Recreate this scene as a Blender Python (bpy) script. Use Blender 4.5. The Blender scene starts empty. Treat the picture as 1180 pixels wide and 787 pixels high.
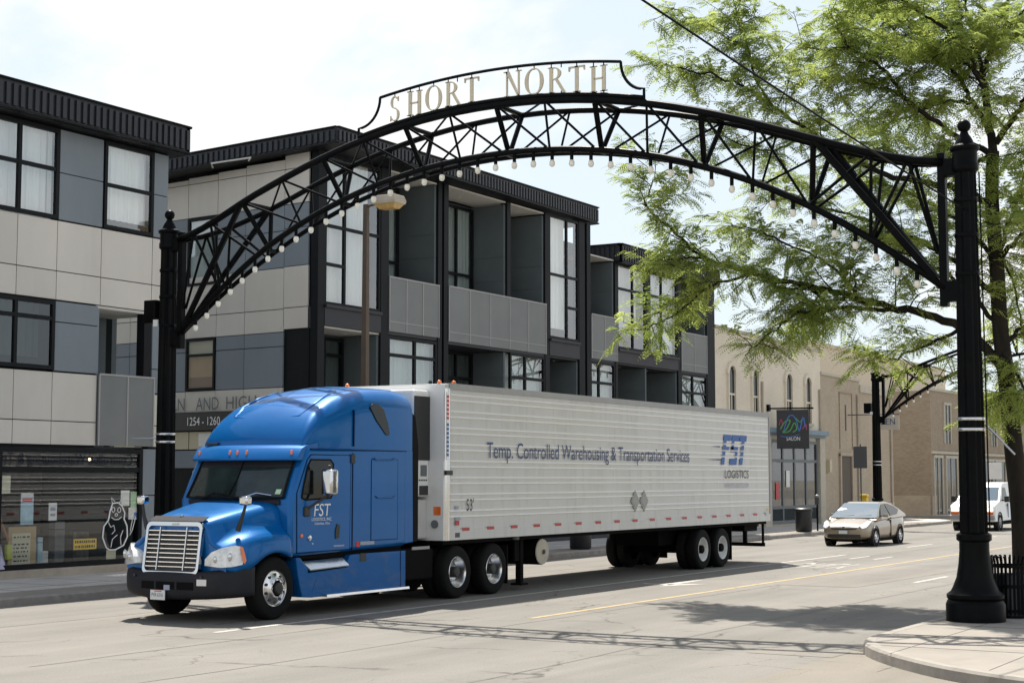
import bpy, bmesh, math, random
import numpy as np
from mathutils import Vector, Matrix

R = math.radians
rnd = random.Random(7)
scene = bpy.context.scene
COL = scene.collection

# ------------------------------------------------------------------ materials
def new_mat(name):
    m = bpy.data.materials.new(name); m.use_nodes = True
    nt = m.node_tree; b = nt.nodes['Principled BSDF']
    return m, nt, b

def mat(name, col, rough=0.6, metal=0.0, var=0.0, vscale=3.0, bump=0.0, bscale=40.0, coat=0.0, spec=0.5,
        dirt=None, dscale=1.2, damt=0.3, stretch=None, island=0.0):
    """Principled surface whose colour wanders by noise (var), with optional stains and fine bump."""
    m, nt, b = new_mat(name)
    N, L = nt.nodes.new, nt.links.new
    b.inputs['Roughness'].default_value = rough
    b.inputs['Metallic'].default_value = metal
    b.inputs['Specular IOR Level'].default_value = spec
    b.inputs['Coat Weight'].default_value = coat
    b.inputs['Coat Roughness'].default_value = 0.03
    c = (*col, 1)
    b.inputs['Base Color'].default_value = c
    tc = N('ShaderNodeTexCoord')
    geo = N('ShaderNodeNewGeometry')
    src = geo.outputs['Position']
    if stretch:
        mp = N('ShaderNodeMapping'); mp.inputs['Scale'].default_value = stretch
        L(src, mp.inputs['Vector']); src = mp.outputs['Vector']
    out = None
    if var > 0:
        n = N('ShaderNodeTexNoise'); n.inputs['Scale'].default_value = vscale; n.inputs['Detail'].default_value = 6
        n.inputs['Roughness'].default_value = 0.65
        L(src, n.inputs['Vector'])
        r = N('ShaderNodeValToRGB')
        r.color_ramp.elements[0].position = 0.3; r.color_ramp.elements[1].position = 0.7
        r.color_ramp.elements[0].color = (*[x * (1 - var) for x in col], 1)
        r.color_ramp.elements[1].color = (*[min(1, x * (1 + var)) for x in col], 1)
        L(n.outputs['Fac'], r.inputs['Fac']); out = r.outputs['Color']
        rr = N('ShaderNodeMapRange'); rr.inputs['To Min'].default_value = max(0, rough - 0.08); rr.inputs['To Max'].default_value = min(1, rough + 0.1)
        L(n.outputs['Fac'], rr.inputs['Value']); L(rr.outputs['Result'], b.inputs['Roughness'])
    if dirt:
        n2 = N('ShaderNodeTexNoise'); n2.inputs['Scale'].default_value = dscale; n2.inputs['Detail'].default_value = 8
        n2.inputs['Distortion'].default_value = 0.6
        L(src, n2.inputs['Vector'])
        r2 = N('ShaderNodeMapRange'); r2.inputs['From Min'].default_value = 0.5; r2.inputs['From Max'].default_value = 0.75
        r2.inputs['To Max'].default_value = damt
        L(n2.outputs['Fac'], r2.inputs['Value'])
        mx = N('ShaderNodeMix'); mx.data_type = 'RGBA'
        L(r2.outputs['Result'], mx.inputs['Factor'])
        if out: L(out, mx.inputs['A'])
        else: mx.inputs['A'].default_value = c
        mx.inputs['B'].default_value = (*dirt, 1); out = mx.outputs['Result']
    if island > 0:      # each separate panel a slightly different tone
        ri = N('ShaderNodeMapRange'); ri.inputs['To Min'].default_value = 1 - island; ri.inputs['To Max'].default_value = 1 + island
        L(geo.outputs['Random Per Island'], ri.inputs['Value'])
        vm = N('ShaderNodeVectorMath'); vm.operation = 'SCALE'
        if out: L(out, vm.inputs[0])
        else: vm.inputs[0].default_value = col
        L(ri.outputs['Result'], vm.inputs['Scale']); out = vm.outputs[0]
    if out: L(out, b.inputs['Base Color'])
    if bump > 0:
        n3 = N('ShaderNodeTexNoise'); n3.inputs['Scale'].default_value = bscale; n3.inputs['Detail'].default_value = 4
        L(src, n3.inputs['Vector'])
        bp = N('ShaderNodeBump'); bp.inputs['Strength'].default_value = bump; bp.inputs['Distance'].default_value = 0.01
        L(n3.outputs['Fac'], bp.inputs['Height']); L(bp.outputs['Normal'], b.inputs['Normal'])
    return m

def glass_mat(name, tint=(0.75, 0.8, 0.8), f0=0.06, rough=0.0, wob=0.0):
    """Window glass: clear transmission mixed with a mirror that strengthens at grazing angles, alike from both faces."""
    m = bpy.data.materials.new(name); m.use_nodes = True
    nt = m.node_tree; nt.nodes.clear(); N, L = nt.nodes.new, nt.links.new
    o = N('ShaderNodeOutputMaterial'); mx = N('ShaderNodeMixShader')
    t = N('ShaderNodeBsdfTransparent'); g = N('ShaderNodeBsdfGlossy'); geo = N('ShaderNodeNewGeometry')
    def math_(op, a, b=None):
        k = N('ShaderNodeMath'); k.operation = op
        for i, v in enumerate((a, b)):
            if v is None: continue
            if isinstance(v, (int, float)): k.inputs[i].default_value = v
            else: L(v, k.inputs[i])
        return k.outputs[0]
    d = N('ShaderNodeVectorMath'); d.operation = 'DOT_PRODUCT'; L(geo.outputs['Normal'], d.inputs[0]); L(geo.outputs['Incoming'], d.inputs[1])
    f = math_('POWER', math_('SUBTRACT', 1.0, math_('ABSOLUTE', d.outputs['Value'])), 5.0)
    f = math_('ADD', math_('MULTIPLY', f, 1 - f0), f0)
    t.inputs['Color'].default_value = (*tint, 1)
    g.inputs['Roughness'].default_value = rough; g.inputs['Color'].default_value = (0.95, 0.97, 1, 1)
    L(f, mx.inputs[0]); L(t.outputs[0], mx.inputs[1]); L(g.outputs[0], mx.inputs[2]); L(mx.outputs[0], o.inputs[0])
    if wob:
        n = N('ShaderNodeTexNoise'); n.inputs['Scale'].default_value = 0.9
        L(geo.outputs['Position'], n.inputs['Vector'])
        bp = N('ShaderNodeBump'); bp.inputs['Strength'].default_value = wob; bp.inputs['Distance'].default_value = 0.02
        L(n.outputs['Fac'], bp.inputs['Height']); L(bp.outputs['Normal'], g.inputs['Normal'])
    return m

def brick_mat(name, c1, c2, mortar, sx=4.4, bump=0.25, painted=False):
    m, nt, b = new_mat(name); N, L = nt.nodes.new, nt.links.new
    geo = N('ShaderNodeNewGeometry'); sep = N('ShaderNodeSeparateXYZ'); add = N('ShaderNodeMath'); cmb = N('ShaderNodeCombineXYZ')
    L(geo.outputs['Position'], sep.inputs[0]); L(sep.outputs['X'], add.inputs[0]); L(sep.outputs['Y'], add.inputs[1])
    L(add.outputs[0], cmb.inputs['X']); L(sep.outputs['Z'], cmb.inputs['Y'])
    br = N('ShaderNodeTexBrick'); br.inputs['Scale'].default_value = sx
    br.inputs['Color1'].default_value = (*c1, 1); br.inputs['Color2'].default_value = (*c2, 1); br.inputs['Mortar'].default_value = (*mortar, 1)
    br.inputs['Mortar Size'].default_value = 0.012; br.inputs['Brick Width'].default_value = 0.9; br.inputs['Row Height'].default_value = 0.33
    L(cmb.outputs[0], br.inputs['Vector'])
    n = N('ShaderNodeTexNoise'); n.inputs['Scale'].default_value = 0.7; n.inputs['Detail'].default_value = 7
    L(geo.outputs['Position'], n.inputs['Vector'])
    mr = N('ShaderNodeMapRange'); mr.inputs['To Min'].default_value = 0.8; mr.inputs['To Max'].default_value = 1.15
    L(n.outputs['Fac'], mr.inputs['Value'])
    vm = N('ShaderNodeVectorMath'); vm.operation = 'SCALE'
    L(br.outputs['Color'], vm.inputs[0]); L(mr.outputs['Result'], vm.inputs['Scale']); L(vm.outputs[0], b.inputs['Base Color'])
    b.inputs['Roughness'].default_value = 0.85
    bp = N('ShaderNodeBump'); bp.inputs['Strength'].default_value = bump; bp.inputs['Distance'].default_value = 0.01
    L(br.outputs['Fac'], bp.inputs['Height']); bp.invert = True; L(bp.outputs['Normal'], b.inputs['Normal'])
    return m

def curtain_mat(name, col, scale=9.0, amt=0.1):
    m, nt, b = new_mat(name); N, L = nt.nodes.new, nt.links.new
    geo = N('ShaderNodeNewGeometry'); w = N('ShaderNodeTexWave'); w.inputs['Scale'].default_value = scale * 0.15
    w.inputs['Distortion'].default_value = 1.5; w.inputs['Detail'].default_value = 2
    L(geo.outputs['Position'], w.inputs['Vector'])
    oi = N('ShaderNodeObjectInfo'); mr = N('ShaderNodeMapRange'); mr.inputs['To Min'].default_value = 0.72; mr.inputs['To Max'].default_value = 1.06
    L(oi.outputs['Random'], mr.inputs['Value'])
    vm = N('ShaderNodeVectorMath'); vm.operation = 'SCALE'; vm.inputs[0].default_value = col; L(mr.outputs['Result'], vm.inputs['Scale']); L(vm.outputs[0], b.inputs['Base Color'])
    bp = N('ShaderNodeBump'); bp.inputs['Strength'].default_value = amt * 6; bp.inputs['Distance'].default_value = 0.05
    L(w.outputs['Fac'], bp.inputs['Height']); L(bp.outputs['Normal'], b.inputs['Normal'])
    b.inputs['Roughness'].default_value = 0.9
    return m

def asphalt_mat(name, col, crack=0.5, tracks=True):
    m, nt, b = new_mat(name); N, L = nt.nodes.new, nt.links.new
    geo = N('ShaderNodeNewGeometry'); P = geo.outputs['Position']
    def noise(s, d=6, src=P, rough=0.6):
        n = N('ShaderNodeTexNoise'); n.inputs['Scale'].default_value = s; n.inputs['Detail'].default_value = d
        n.inputs['Roughness'].default_value = rough
        L(src, n.inputs['Vector']); return n.outputs['Fac']
    def rng(v, a, c_, lo, hi):
        r = N('ShaderNodeMapRange'); r.inputs['From Min'].default_value = a; r.inputs['From Max'].default_value = c_
        r.inputs['To Min'].default_value = lo; r.inputs['To Max'].default_value = hi; L(v, r.inputs['Value']); return r.outputs['Result']
    def mul(a, c_):
        k = N('ShaderNodeMath'); k.operation = 'MULTIPLY'; L(a, k.inputs[0]); L(c_, k.inputs[1]); return k.outputs[0]
    f = rng(noise(0.35), 0.3, 0.7, 0.88, 1.1)
    f = mul(f, rng(noise(38, 4), 0.3, 0.7, 0.82, 1.16))
    f = mul(f, rng(noise(220, 2), 0.25, 0.75, 0.8, 1.2))
    # long streaks of wear that run with the traffic
    mp = N('ShaderNodeMapping'); mp.inputs['Scale'].default_value = (0.06, 1.1, 1); L(P, mp.inputs['Vector'])
    f = mul(f, rng(noise(1.0, 5, mp.outputs['Vector']), 0.35, 0.65, 0.9, 1.08))
    sepy = N('ShaderNodeSeparateXYZ'); L(P, sepy.inputs[0])
    if tracks:
        def lane(y0, w_, amt):
            a = N('ShaderNodeMath'); a.operation = 'SUBTRACT'; L(sepy.outputs['Y'], a.inputs[0]); a.inputs[1].default_value = y0
            k = N('ShaderNodeMath'); k.operation = 'ABSOLUTE'; L(a.outputs[0], k.inputs[0])
            band = rng(k.outputs[0], 0.0, w_, 1, 0)
            band = mul(band, rng(noise(0.9, 6, mp.outputs['Vector'], 0.7), 0.35, 0.65, 0, amt))
            iv = N('ShaderNodeMath'); iv.operation = 'SUBTRACT'; iv.inputs[0].default_value = 1; L(band, iv.inputs[1]); return iv.outputs[0]
        for y0, w_, amt in ((18.0, 0.8, 0.30), (14.8, 0.9, 0.16), (12.0, 0.8, 0.28), (9.0, 0.7, 0.22), (21.0, 0.9, 0.2)): f = mul(f, lane(y0, w_, amt))
    st = rng(noise(1.7, 9, P, 0.7), 0.60, 0.66, 1.0, 0.86); f = mul(f, st)
    vo2 = N('ShaderNodeTexVoronoi'); vo2.feature = 'DISTANCE_TO_EDGE'; vo2.inputs['Scale'].default_value = 0.9
    ad2 = N('ShaderNodeVectorMath'); ad2.operation = 'MULTIPLY_ADD'; nv2 = N('ShaderNodeTexNoise'); nv2.inputs['Scale'].default_value = 4; nv2.inputs['Detail'].default_value = 5; L(P, nv2.inputs['Vector'])
    L(nv2.outputs['Color'], ad2.inputs[0]); ad2.inputs[1].default_value = (0.35, 0.35, 0); L(P, ad2.inputs[2]); L(ad2.outputs[0], vo2.inputs['Vector'])
    fine = mul(rng(vo2.outputs['Distance'], 0.0, 0.014, 1, 0), rng(noise(0.45, 3), 0.54, 0.62, 0, crack * 0.8))
    iv2 = N('ShaderNodeMath'); iv2.operation = 'SUBTRACT'; iv2.inputs[0].default_value = 1; L(fine, iv2.inputs[1]); f = mul(f, iv2.outputs[0])
    # cracks and tar joints
    nv = N('ShaderNodeTexNoise'); nv.inputs['Scale'].default_value = 1.3; nv.inputs['Detail'].default_value = 5; L(P, nv.inputs['Vector'])
    ad = N('ShaderNodeVectorMath'); ad.operation = 'MULTIPLY_ADD'; L(nv.outputs['Color'], ad.inputs[0]); ad.inputs[1].default_value = (0.9, 0.9, 0); L(P, ad.inputs[2])
    vo = N('ShaderNodeTexVoronoi'); vo.feature = 'DISTANCE_TO_EDGE'; vo.inputs['Scale'].default_value = 0.16; L(ad.outputs[0], vo.inputs['Vector'])
    line = rng(vo.outputs['Distance'], 0.0, 0.007, 1, 0)
    line = mul(line, rng(noise(0.8), 0.45, 0.6, 0, crack))
    sp = rng(noise(3.3, 8, P, 0.75), 0.66, 0.74, 1.0, 0.72)     # small dark spots
    f = mul(f, sp)
    inv = N('ShaderNodeMath'); inv.operation = 'SUBTRACT'; inv.inputs[0].default_value = 1; L(line, inv.inputs[1])
    f = mul(f, inv.outputs[0])
    vm = N('ShaderNodeVectorMath'); vm.operation = 'SCALE'; vm.inputs[0].default_value = col; L(f, vm.inputs['Scale']); L(vm.outputs[0], b.inputs['Base Color'])
    b.inputs['Roughness'].default_value = 0.85
    bp = N('ShaderNodeBump'); bp.inputs['Strength'].default_value = 0.25; bp.inputs['Distance'].default_value = 0.006
    L(noise(150, 3), bp.inputs['Height']); L(bp.outputs['Normal'], b.inputs['Normal'])
    return m

def leaf_mat(name, col, col2):
    m = bpy.data.materials.new(name); m.use_nodes = True
    nt = m.node_tree; nt.nodes.clear(); N, L = nt.nodes.new, nt.links.new
    o = N('ShaderNodeOutputMaterial'); mx = N('ShaderNodeMixShader'); d = N('ShaderNodeBsdfDiffuse'); t = N('ShaderNodeBsdfTranslucent')
    geo = N('ShaderNodeNewGeometry'); n = N('ShaderNodeTexNoise'); n.inputs['Scale'].default_value = 0.9; n.inputs['Detail'].default_value = 3
    L(geo.outputs['Position'], n.inputs['Vector'])
    a = N('ShaderNodeMath'); a.operation = 'MULTIPLY_ADD'; a.inputs[1].default_value = 0.55; L(geo.outputs['Random Per Island'], a.inputs[0])
    s = N('ShaderNodeMath'); s.operation = 'MULTIPLY_ADD'; s.inputs[1].default_value = 1.5; s.inputs[2].default_value = -0.5
    L(n.outputs['Fac'], s.inputs[0]); L(s.outputs[0], a.inputs[2])
    r = N('ShaderNodeValToRGB'); r.color_ramp.elements[0].color = (*col, 1); r.color_ramp.elements[1].color = (*col2, 1)
    L(a.outputs[0], r.inputs['Fac']); L(r.outputs[0], d.inputs['Color']); L(r.outputs[0], t.inputs['Color'])
    mx.inputs[0].default_value = 0.55
    L(d.outputs[0], mx.inputs[1]); L(t.outputs[0], mx.inputs[2]); L(mx.outputs[0], o.inputs[0])
    return m

def perf_mat(name, col, open_=0.3):
    m, nt, b = new_mat(name); N, L = nt.nodes.new, nt.links.new
    b.inputs['Base Color'].default_value = (*col, 1); b.inputs['Roughness'].default_value = 0.5
    geo = N('ShaderNodeNewGeometry'); n = N('ShaderNodeTexNoise'); n.inputs['Scale'].default_value = 1.4; n.inputs['Detail'].default_value = 5
    L(geo.outputs['Position'], n.inputs['Vector'])
    r = N('ShaderNodeMapRange'); r.inputs['To Min'].default_value = 0.85; r.inputs['To Max'].default_value = 1.15; L(n.outputs['Fac'], r.inputs['Value'])
    vm = N('ShaderNodeVectorMath'); vm.operation = 'SCALE'; vm.inputs[0].default_value = col; L(r.outputs['Result'], vm.inputs['Scale']); L(vm.outputs[0], b.inputs['Base Color'])
    t = N('ShaderNodeBsdfTransparent'); mx = N('ShaderNodeMixShader'); mx.inputs[0].default_value = open_
    o = nt.nodes['Material Output']; L(b.outputs[0], mx.inputs[1]); L(t.outputs[0], mx.inputs[2]); L(mx.outputs[0], o.inputs[0]); return m

M = dict(
    black=mat('black_iron', (0.0035, 0.004, 0.0045), 0.36, spec=0.06, var=0.4, vscale=5, bump=0.1, bscale=30, dirt=(0.012, 0.010, 0.009), damt=0.3),
    dark=mat('dark_metal', (0.009, 0.010, 0.012), 0.5, spec=0.12, var=0.2, vscale=2),
    fascia=mat('dark_standing_seam', (0.022, 0.025, 0.032), 0.5, spec=0.35, var=0.2, vscale=1.5),
    post=mat('charcoal_steel', (0.008, 0.010, 0.012), 0.5, spec=0.12, var=0.2),
    beige=mat('beige_panel', (0.575, 0.545, 0.495), 0.7, var=0.05, vscale=0.8, bump=0.04, dirt=(0.44, 0.405, 0.35), dscale=0.9, damt=0.4, stretch=(1, 1, 0.3), island=0.05),
    grey=mat('blue_grey_panel', (0.182, 0.212, 0.240), 0.6, spec=0.35, var=0.08, vscale=0.8, bump=0.04, stretch=(1, 1, 0.3), island=0.07),
    dgrey=mat('dark_grey_panel', (0.098, 0.118, 0.126), 0.65, spec=0.3, var=0.1, vscale=0.8),
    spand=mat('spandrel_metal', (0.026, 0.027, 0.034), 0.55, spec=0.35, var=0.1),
    soffit=mat('soffit_board', (0.5, 0.49, 0.46), 0.8, var=0.05),
    perf=perf_mat('perforated_metal', (0.19, 0.20, 0.20), 0.16),
    perf_l=mat('railing_joint', (0.33, 0.32, 0.32), 0.5),
    curtain=curtain_mat('white_curtain', (0.88, 0.89, 0.87)),
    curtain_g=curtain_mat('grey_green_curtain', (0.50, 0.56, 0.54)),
    amber=mat('amber_blind', (0.50, 0.33, 0.17), 0.9, var=0.1, vscale=2),
    amber_d=mat('brown_blind', (0.30, 0.16, 0.09), 0.9),
    cream=mat('cream_blind', (0.55, 0.50, 0.36), 0.9),
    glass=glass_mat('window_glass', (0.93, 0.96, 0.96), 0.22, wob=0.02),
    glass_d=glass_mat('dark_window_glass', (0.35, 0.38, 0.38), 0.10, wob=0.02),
    shopglass=glass_mat('shop_glass', (0.86, 0.88, 0.88), 0.07, wob=0.01),
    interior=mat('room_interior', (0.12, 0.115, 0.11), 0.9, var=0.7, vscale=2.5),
    stone=mat('sill_stone', (0.42, 0.37, 0.30), 0.85, var=0.15, vscale=3, bump=0.2, dirt=(0.3, 0.22, 0.15), damt=0.4),
    walk=mat('sidewalk_concrete', (0.262, 0.237, 0.203), 0.9, var=0.12, vscale=0.9, bump=0.25, bscale=90, dirt=(0.16, 0.145, 0.12), dscale=1.6, damt=0.45),
    walk_l=mat('shade_lifted_pavement', (0.52, 0.49, 0.44), 0.9, var=0.12, vscale=0.9, bump=0.25, bscale=90, dirt=(0.36, 0.335, 0.30), dscale=1.4, damt=0.4),  # sidewalk concrete with its colour lightened to offset shade on the left side
    kerb=mat('kerb_concrete', (0.29, 0.265, 0.23), 0.9, var=0.2, vscale=2.5, bump=0.3, bscale=60, dirt=(0.13, 0.11, 0.095), dscale=2.5, damt=0.6),
    joint=mat('joint_dark', (0.10, 0.09, 0.08), 0.9),
    road=asphalt_mat('worn_asphalt', (0.172, 0.160, 0.139), 0.75),
    road2=asphalt_mat('side_asphalt', (0.190, 0.169, 0.136), 0.4),
    patch=asphalt_mat('patched_asphalt', (0.176, 0.160, 0.136), 0.3),
    patch_d=mat('tar', (0.095, 0.09, 0.08), 0.7, var=0.3, vscale=5),
    earth=mat('bare_ground', (0.24, 0.22, 0.17), 0.95, var=0.2, vscale=0.2),
    white_p=mat('worn_white_paint', (0.44, 0.42, 0.38), 0.8, var=0.12, vscale=9, dirt=(0.21, 0.19, 0.16), dscale=6, damt=0.95),
    yellow_p=mat('worn_yellow_paint', (0.40, 0.30, 0.14), 0.8, var=0.12, vscale=9, dirt=(0.20, 0.18, 0.14), dscale=4, damt=0.95),
    gold=mat('sign_letter', (0.60, 0.53, 0.40), 0.5, metal=0.1, var=0.1),
    bulb=mat('frosted_bulb', (0.86, 0.83, 0.72), 0.25, spec=0.6),
    silver=mat('polished_steel', (0.6, 0.6, 0.6), 0.25, metal=1.0),
    chrome=mat('chrome', (0.62, 0.63, 0.64), 0.08, metal=1.0),
    alu=mat('polished_aluminium', (0.72, 0.72, 0.72), 0.22, metal=1.0, var=0.1, vscale=6),
    blue=mat('blue_truck_paint', (0.0, 0.108, 0.345), 0.33, metal=0.2, spec=0.1, coat=0.4, var=0.04, vscale=2, dirt=(0.008, 0.100, 0.28), dscale=2.2, damt=0.25),
    blue_dirty=mat('dusty_blue_paint', (0.0, 0.095, 0.315), 0.4, metal=0.2, spec=0.1, coat=0.25, var=0.06, vscale=2, dirt=(0.10, 0.13, 0.20), dscale=3.5, damt=0.45, stretch=(0.7, 1, 1.4)),
    blue_d=mat('dark_blue_seam', (0.0, 0.012, 0.05), 0.5, spec=0.1),
    plastic=mat('charcoal_plastic', (0.022, 0.023, 0.028), 0.6, spec=0.15, var=0.15, vscale=3, bump=0.1, bscale=120, dirt=(0.05, 0.045, 0.04), damt=0.3),
    rubber=mat('tyre_rubber', (0.006, 0.006, 0.006), 0.85, spec=0.2, var=0.4, vscale=4, bump=0.2, bscale=60),
    chassis=mat('chassis_black', (0.003, 0.003, 0.003), 0.85, spec=0.15, var=0.4, vscale=3),
    blackgl=mat('black_glass', (0.006, 0.008, 0.008), 0.05, spec=0.4),
    windscreen=mat('windscreen_glass', (0.022, 0.034, 0.031), 0.04, spec=0.5, var=0.5, vscale=1.4),
    lens=mat('headlamp_lens', (0.70, 0.71, 0.70), 0.12, spec=0.8, var=0.25, vscale=12, coat=1.0),
    amberlens=mat('amber_lens', (0.75, 0.16, 0.02), 0.15, coat=1.0),
    redlens=mat('red_reflector', (0.40, 0.02, 0.02), 0.3),
    trailer=mat('white_trailer_skin', (0.565, 0.565, 0.55), 0.4, var=0.05, vscale=0.7, bump=0.35, bscale=1.6, dirt=(0.40, 0.39, 0.36), dscale=2.4, damt=0.5, stretch=(2.2, 1, 0.35)),
    rib=mat('trailer_rib', (0.82, 0.81, 0.78), 0.35, var=0.04),
    rail=mat('trailer_rail', (0.30, 0.30, 0.30), 0.45, metal=0.3, var=0.1),
    white=mat('white_gloss', (0.76, 0.76, 0.74), 0.35, var=0.03, coat=0.5),
    rimwhite=mat('painted_white_rim', (0.72, 0.72, 0.70), 0.4, var=0.1, vscale=6),
    navy=mat('navy_lettering', (0.025, 0.055, 0.16), 0.5),
    royal=mat('blue_lettering', (0.02, 0.10, 0.34), 0.5),
    white_t=mat('white_lettering', (0.8, 0.8, 0.8), 0.5),
    black_t=mat('black_lettering', (0.02, 0.02, 0.02), 0.5),
    grey_t=mat('grey_lettering', (0.30, 0.33, 0.42), 0.5),
    red_t=mat('red_lettering', (0.55, 0.02, 0.02), 0.5),
    diamond=mat('placard_holder', (0.30, 0.295, 0.28), 0.5, metal=0.2, var=0.2, vscale=20),
    tanpaint=mat('tan_metallic_paint', (0.30, 0.24, 0.165), 0.3, metal=0.25, coat=1.0),
    carglass=mat('car_glass', (0.10, 0.15, 0.19), 0.03, spec=1.0),
    oldbrick=brick_mat('painted_cream_brick', (0.74, 0.665, 0.54), (0.70, 0.63, 0.51), (0.64, 0.57, 0.46), bump=0.2),
    tanbrick=brick_mat('tan_brick', (0.34, 0.27, 0.195), (0.275, 0.215, 0.15), (0.33, 0.28, 0.22), bump=0.3),
    tanbrick2=brick_mat('light_tan_brick', (0.44, 0.365, 0.27), (0.39, 0.32, 0.24), (0.42, 0.365, 0.29), bump=0.3),
    coping=mat('stone_coping', (0.48, 0.44, 0.36), 0.85, var=0.1),
    bluetrim=mat('blue_cornice', (0.19, 0.26, 0.31), 0.6, var=0.15),
    slate=mat('slate_paint', (0.14, 0.155, 0.165), 0.6, var=0.1),
    wood=mat('brown_painted_steel', (0.075, 0.052, 0.036), 0.6, var=0.2),
    lampglass=mat('amber_lamp_glass', (0.42, 0.27, 0.09), 0.3, var=0.2, vscale=10),
    bark=mat('bark', (0.022, 0.018, 0.014), 0.95, spec=0.2, var=0.5, vscale=6, bump=0.8, bscale=18, stretch=(1, 1, 0.25)),
    leaf=leaf_mat('locust_leaf', (0.150, 0.225, 0.042), (0.50, 0.56, 0.17)),
    leaf2=leaf_mat('street_tree_leaf', (0.07, 0.12, 0.02), (0.16, 0.22, 0.05)),
    yellow=mat('yellow_enamel', (0.75, 0.50, 0.03), 0.5, var=0.1),
    redsign=mat('red_enamel', (0.50, 0.03, 0.05), 0.5),
    whitesign=mat('white_enamel', (0.7, 0.7, 0.68), 0.5, var=0.05),
    signback=mat('sign_back', (0.10, 0.10, 0.105), 0.6, metal=0.4),
    paper=mat('white_paper', (0.75, 0.75, 0.72), 0.9, var=0.06, vscale=8),
    paper_b=mat('pale_blue_paper', (0.42, 0.58, 0.66), 0.9, var=0.2, vscale=8),
    paper_g=mat('pale_green_paper', (0.45, 0.65, 0.42), 0.9),
    paper_c=mat('cream_paper', (0.62, 0.60, 0.45), 0.9, var=0.05),
    kraft=mat('tan_board', (0.50, 0.38, 0.22), 0.9, var=0.1),
    skin=mat('brown_skin', (0.30, 0.13, 0.06), 0.6),
    lav=mat('lavender_cloth', (0.50, 0.47, 0.62), 0.9, var=0.1),
    lime=mat('lime_cloth', (0.52, 0.56, 0.12), 0.9),
    neon=mat('sign_picture', (0.02, 0.02, 0.025), 0.3, spec=0.5),
    green_t=mat('green_brush', (0.10, 0.42, 0.12), 0.5), blue_t=mat('blue_brush', (0.08, 0.20, 0.55), 0.5), pink_t=mat('pink_brush', (0.5, 0.06, 0.16), 0.5),
    bin=mat('black_bin', (0.012, 0.013, 0.016), 0.45, var=0.3),
)

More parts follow.
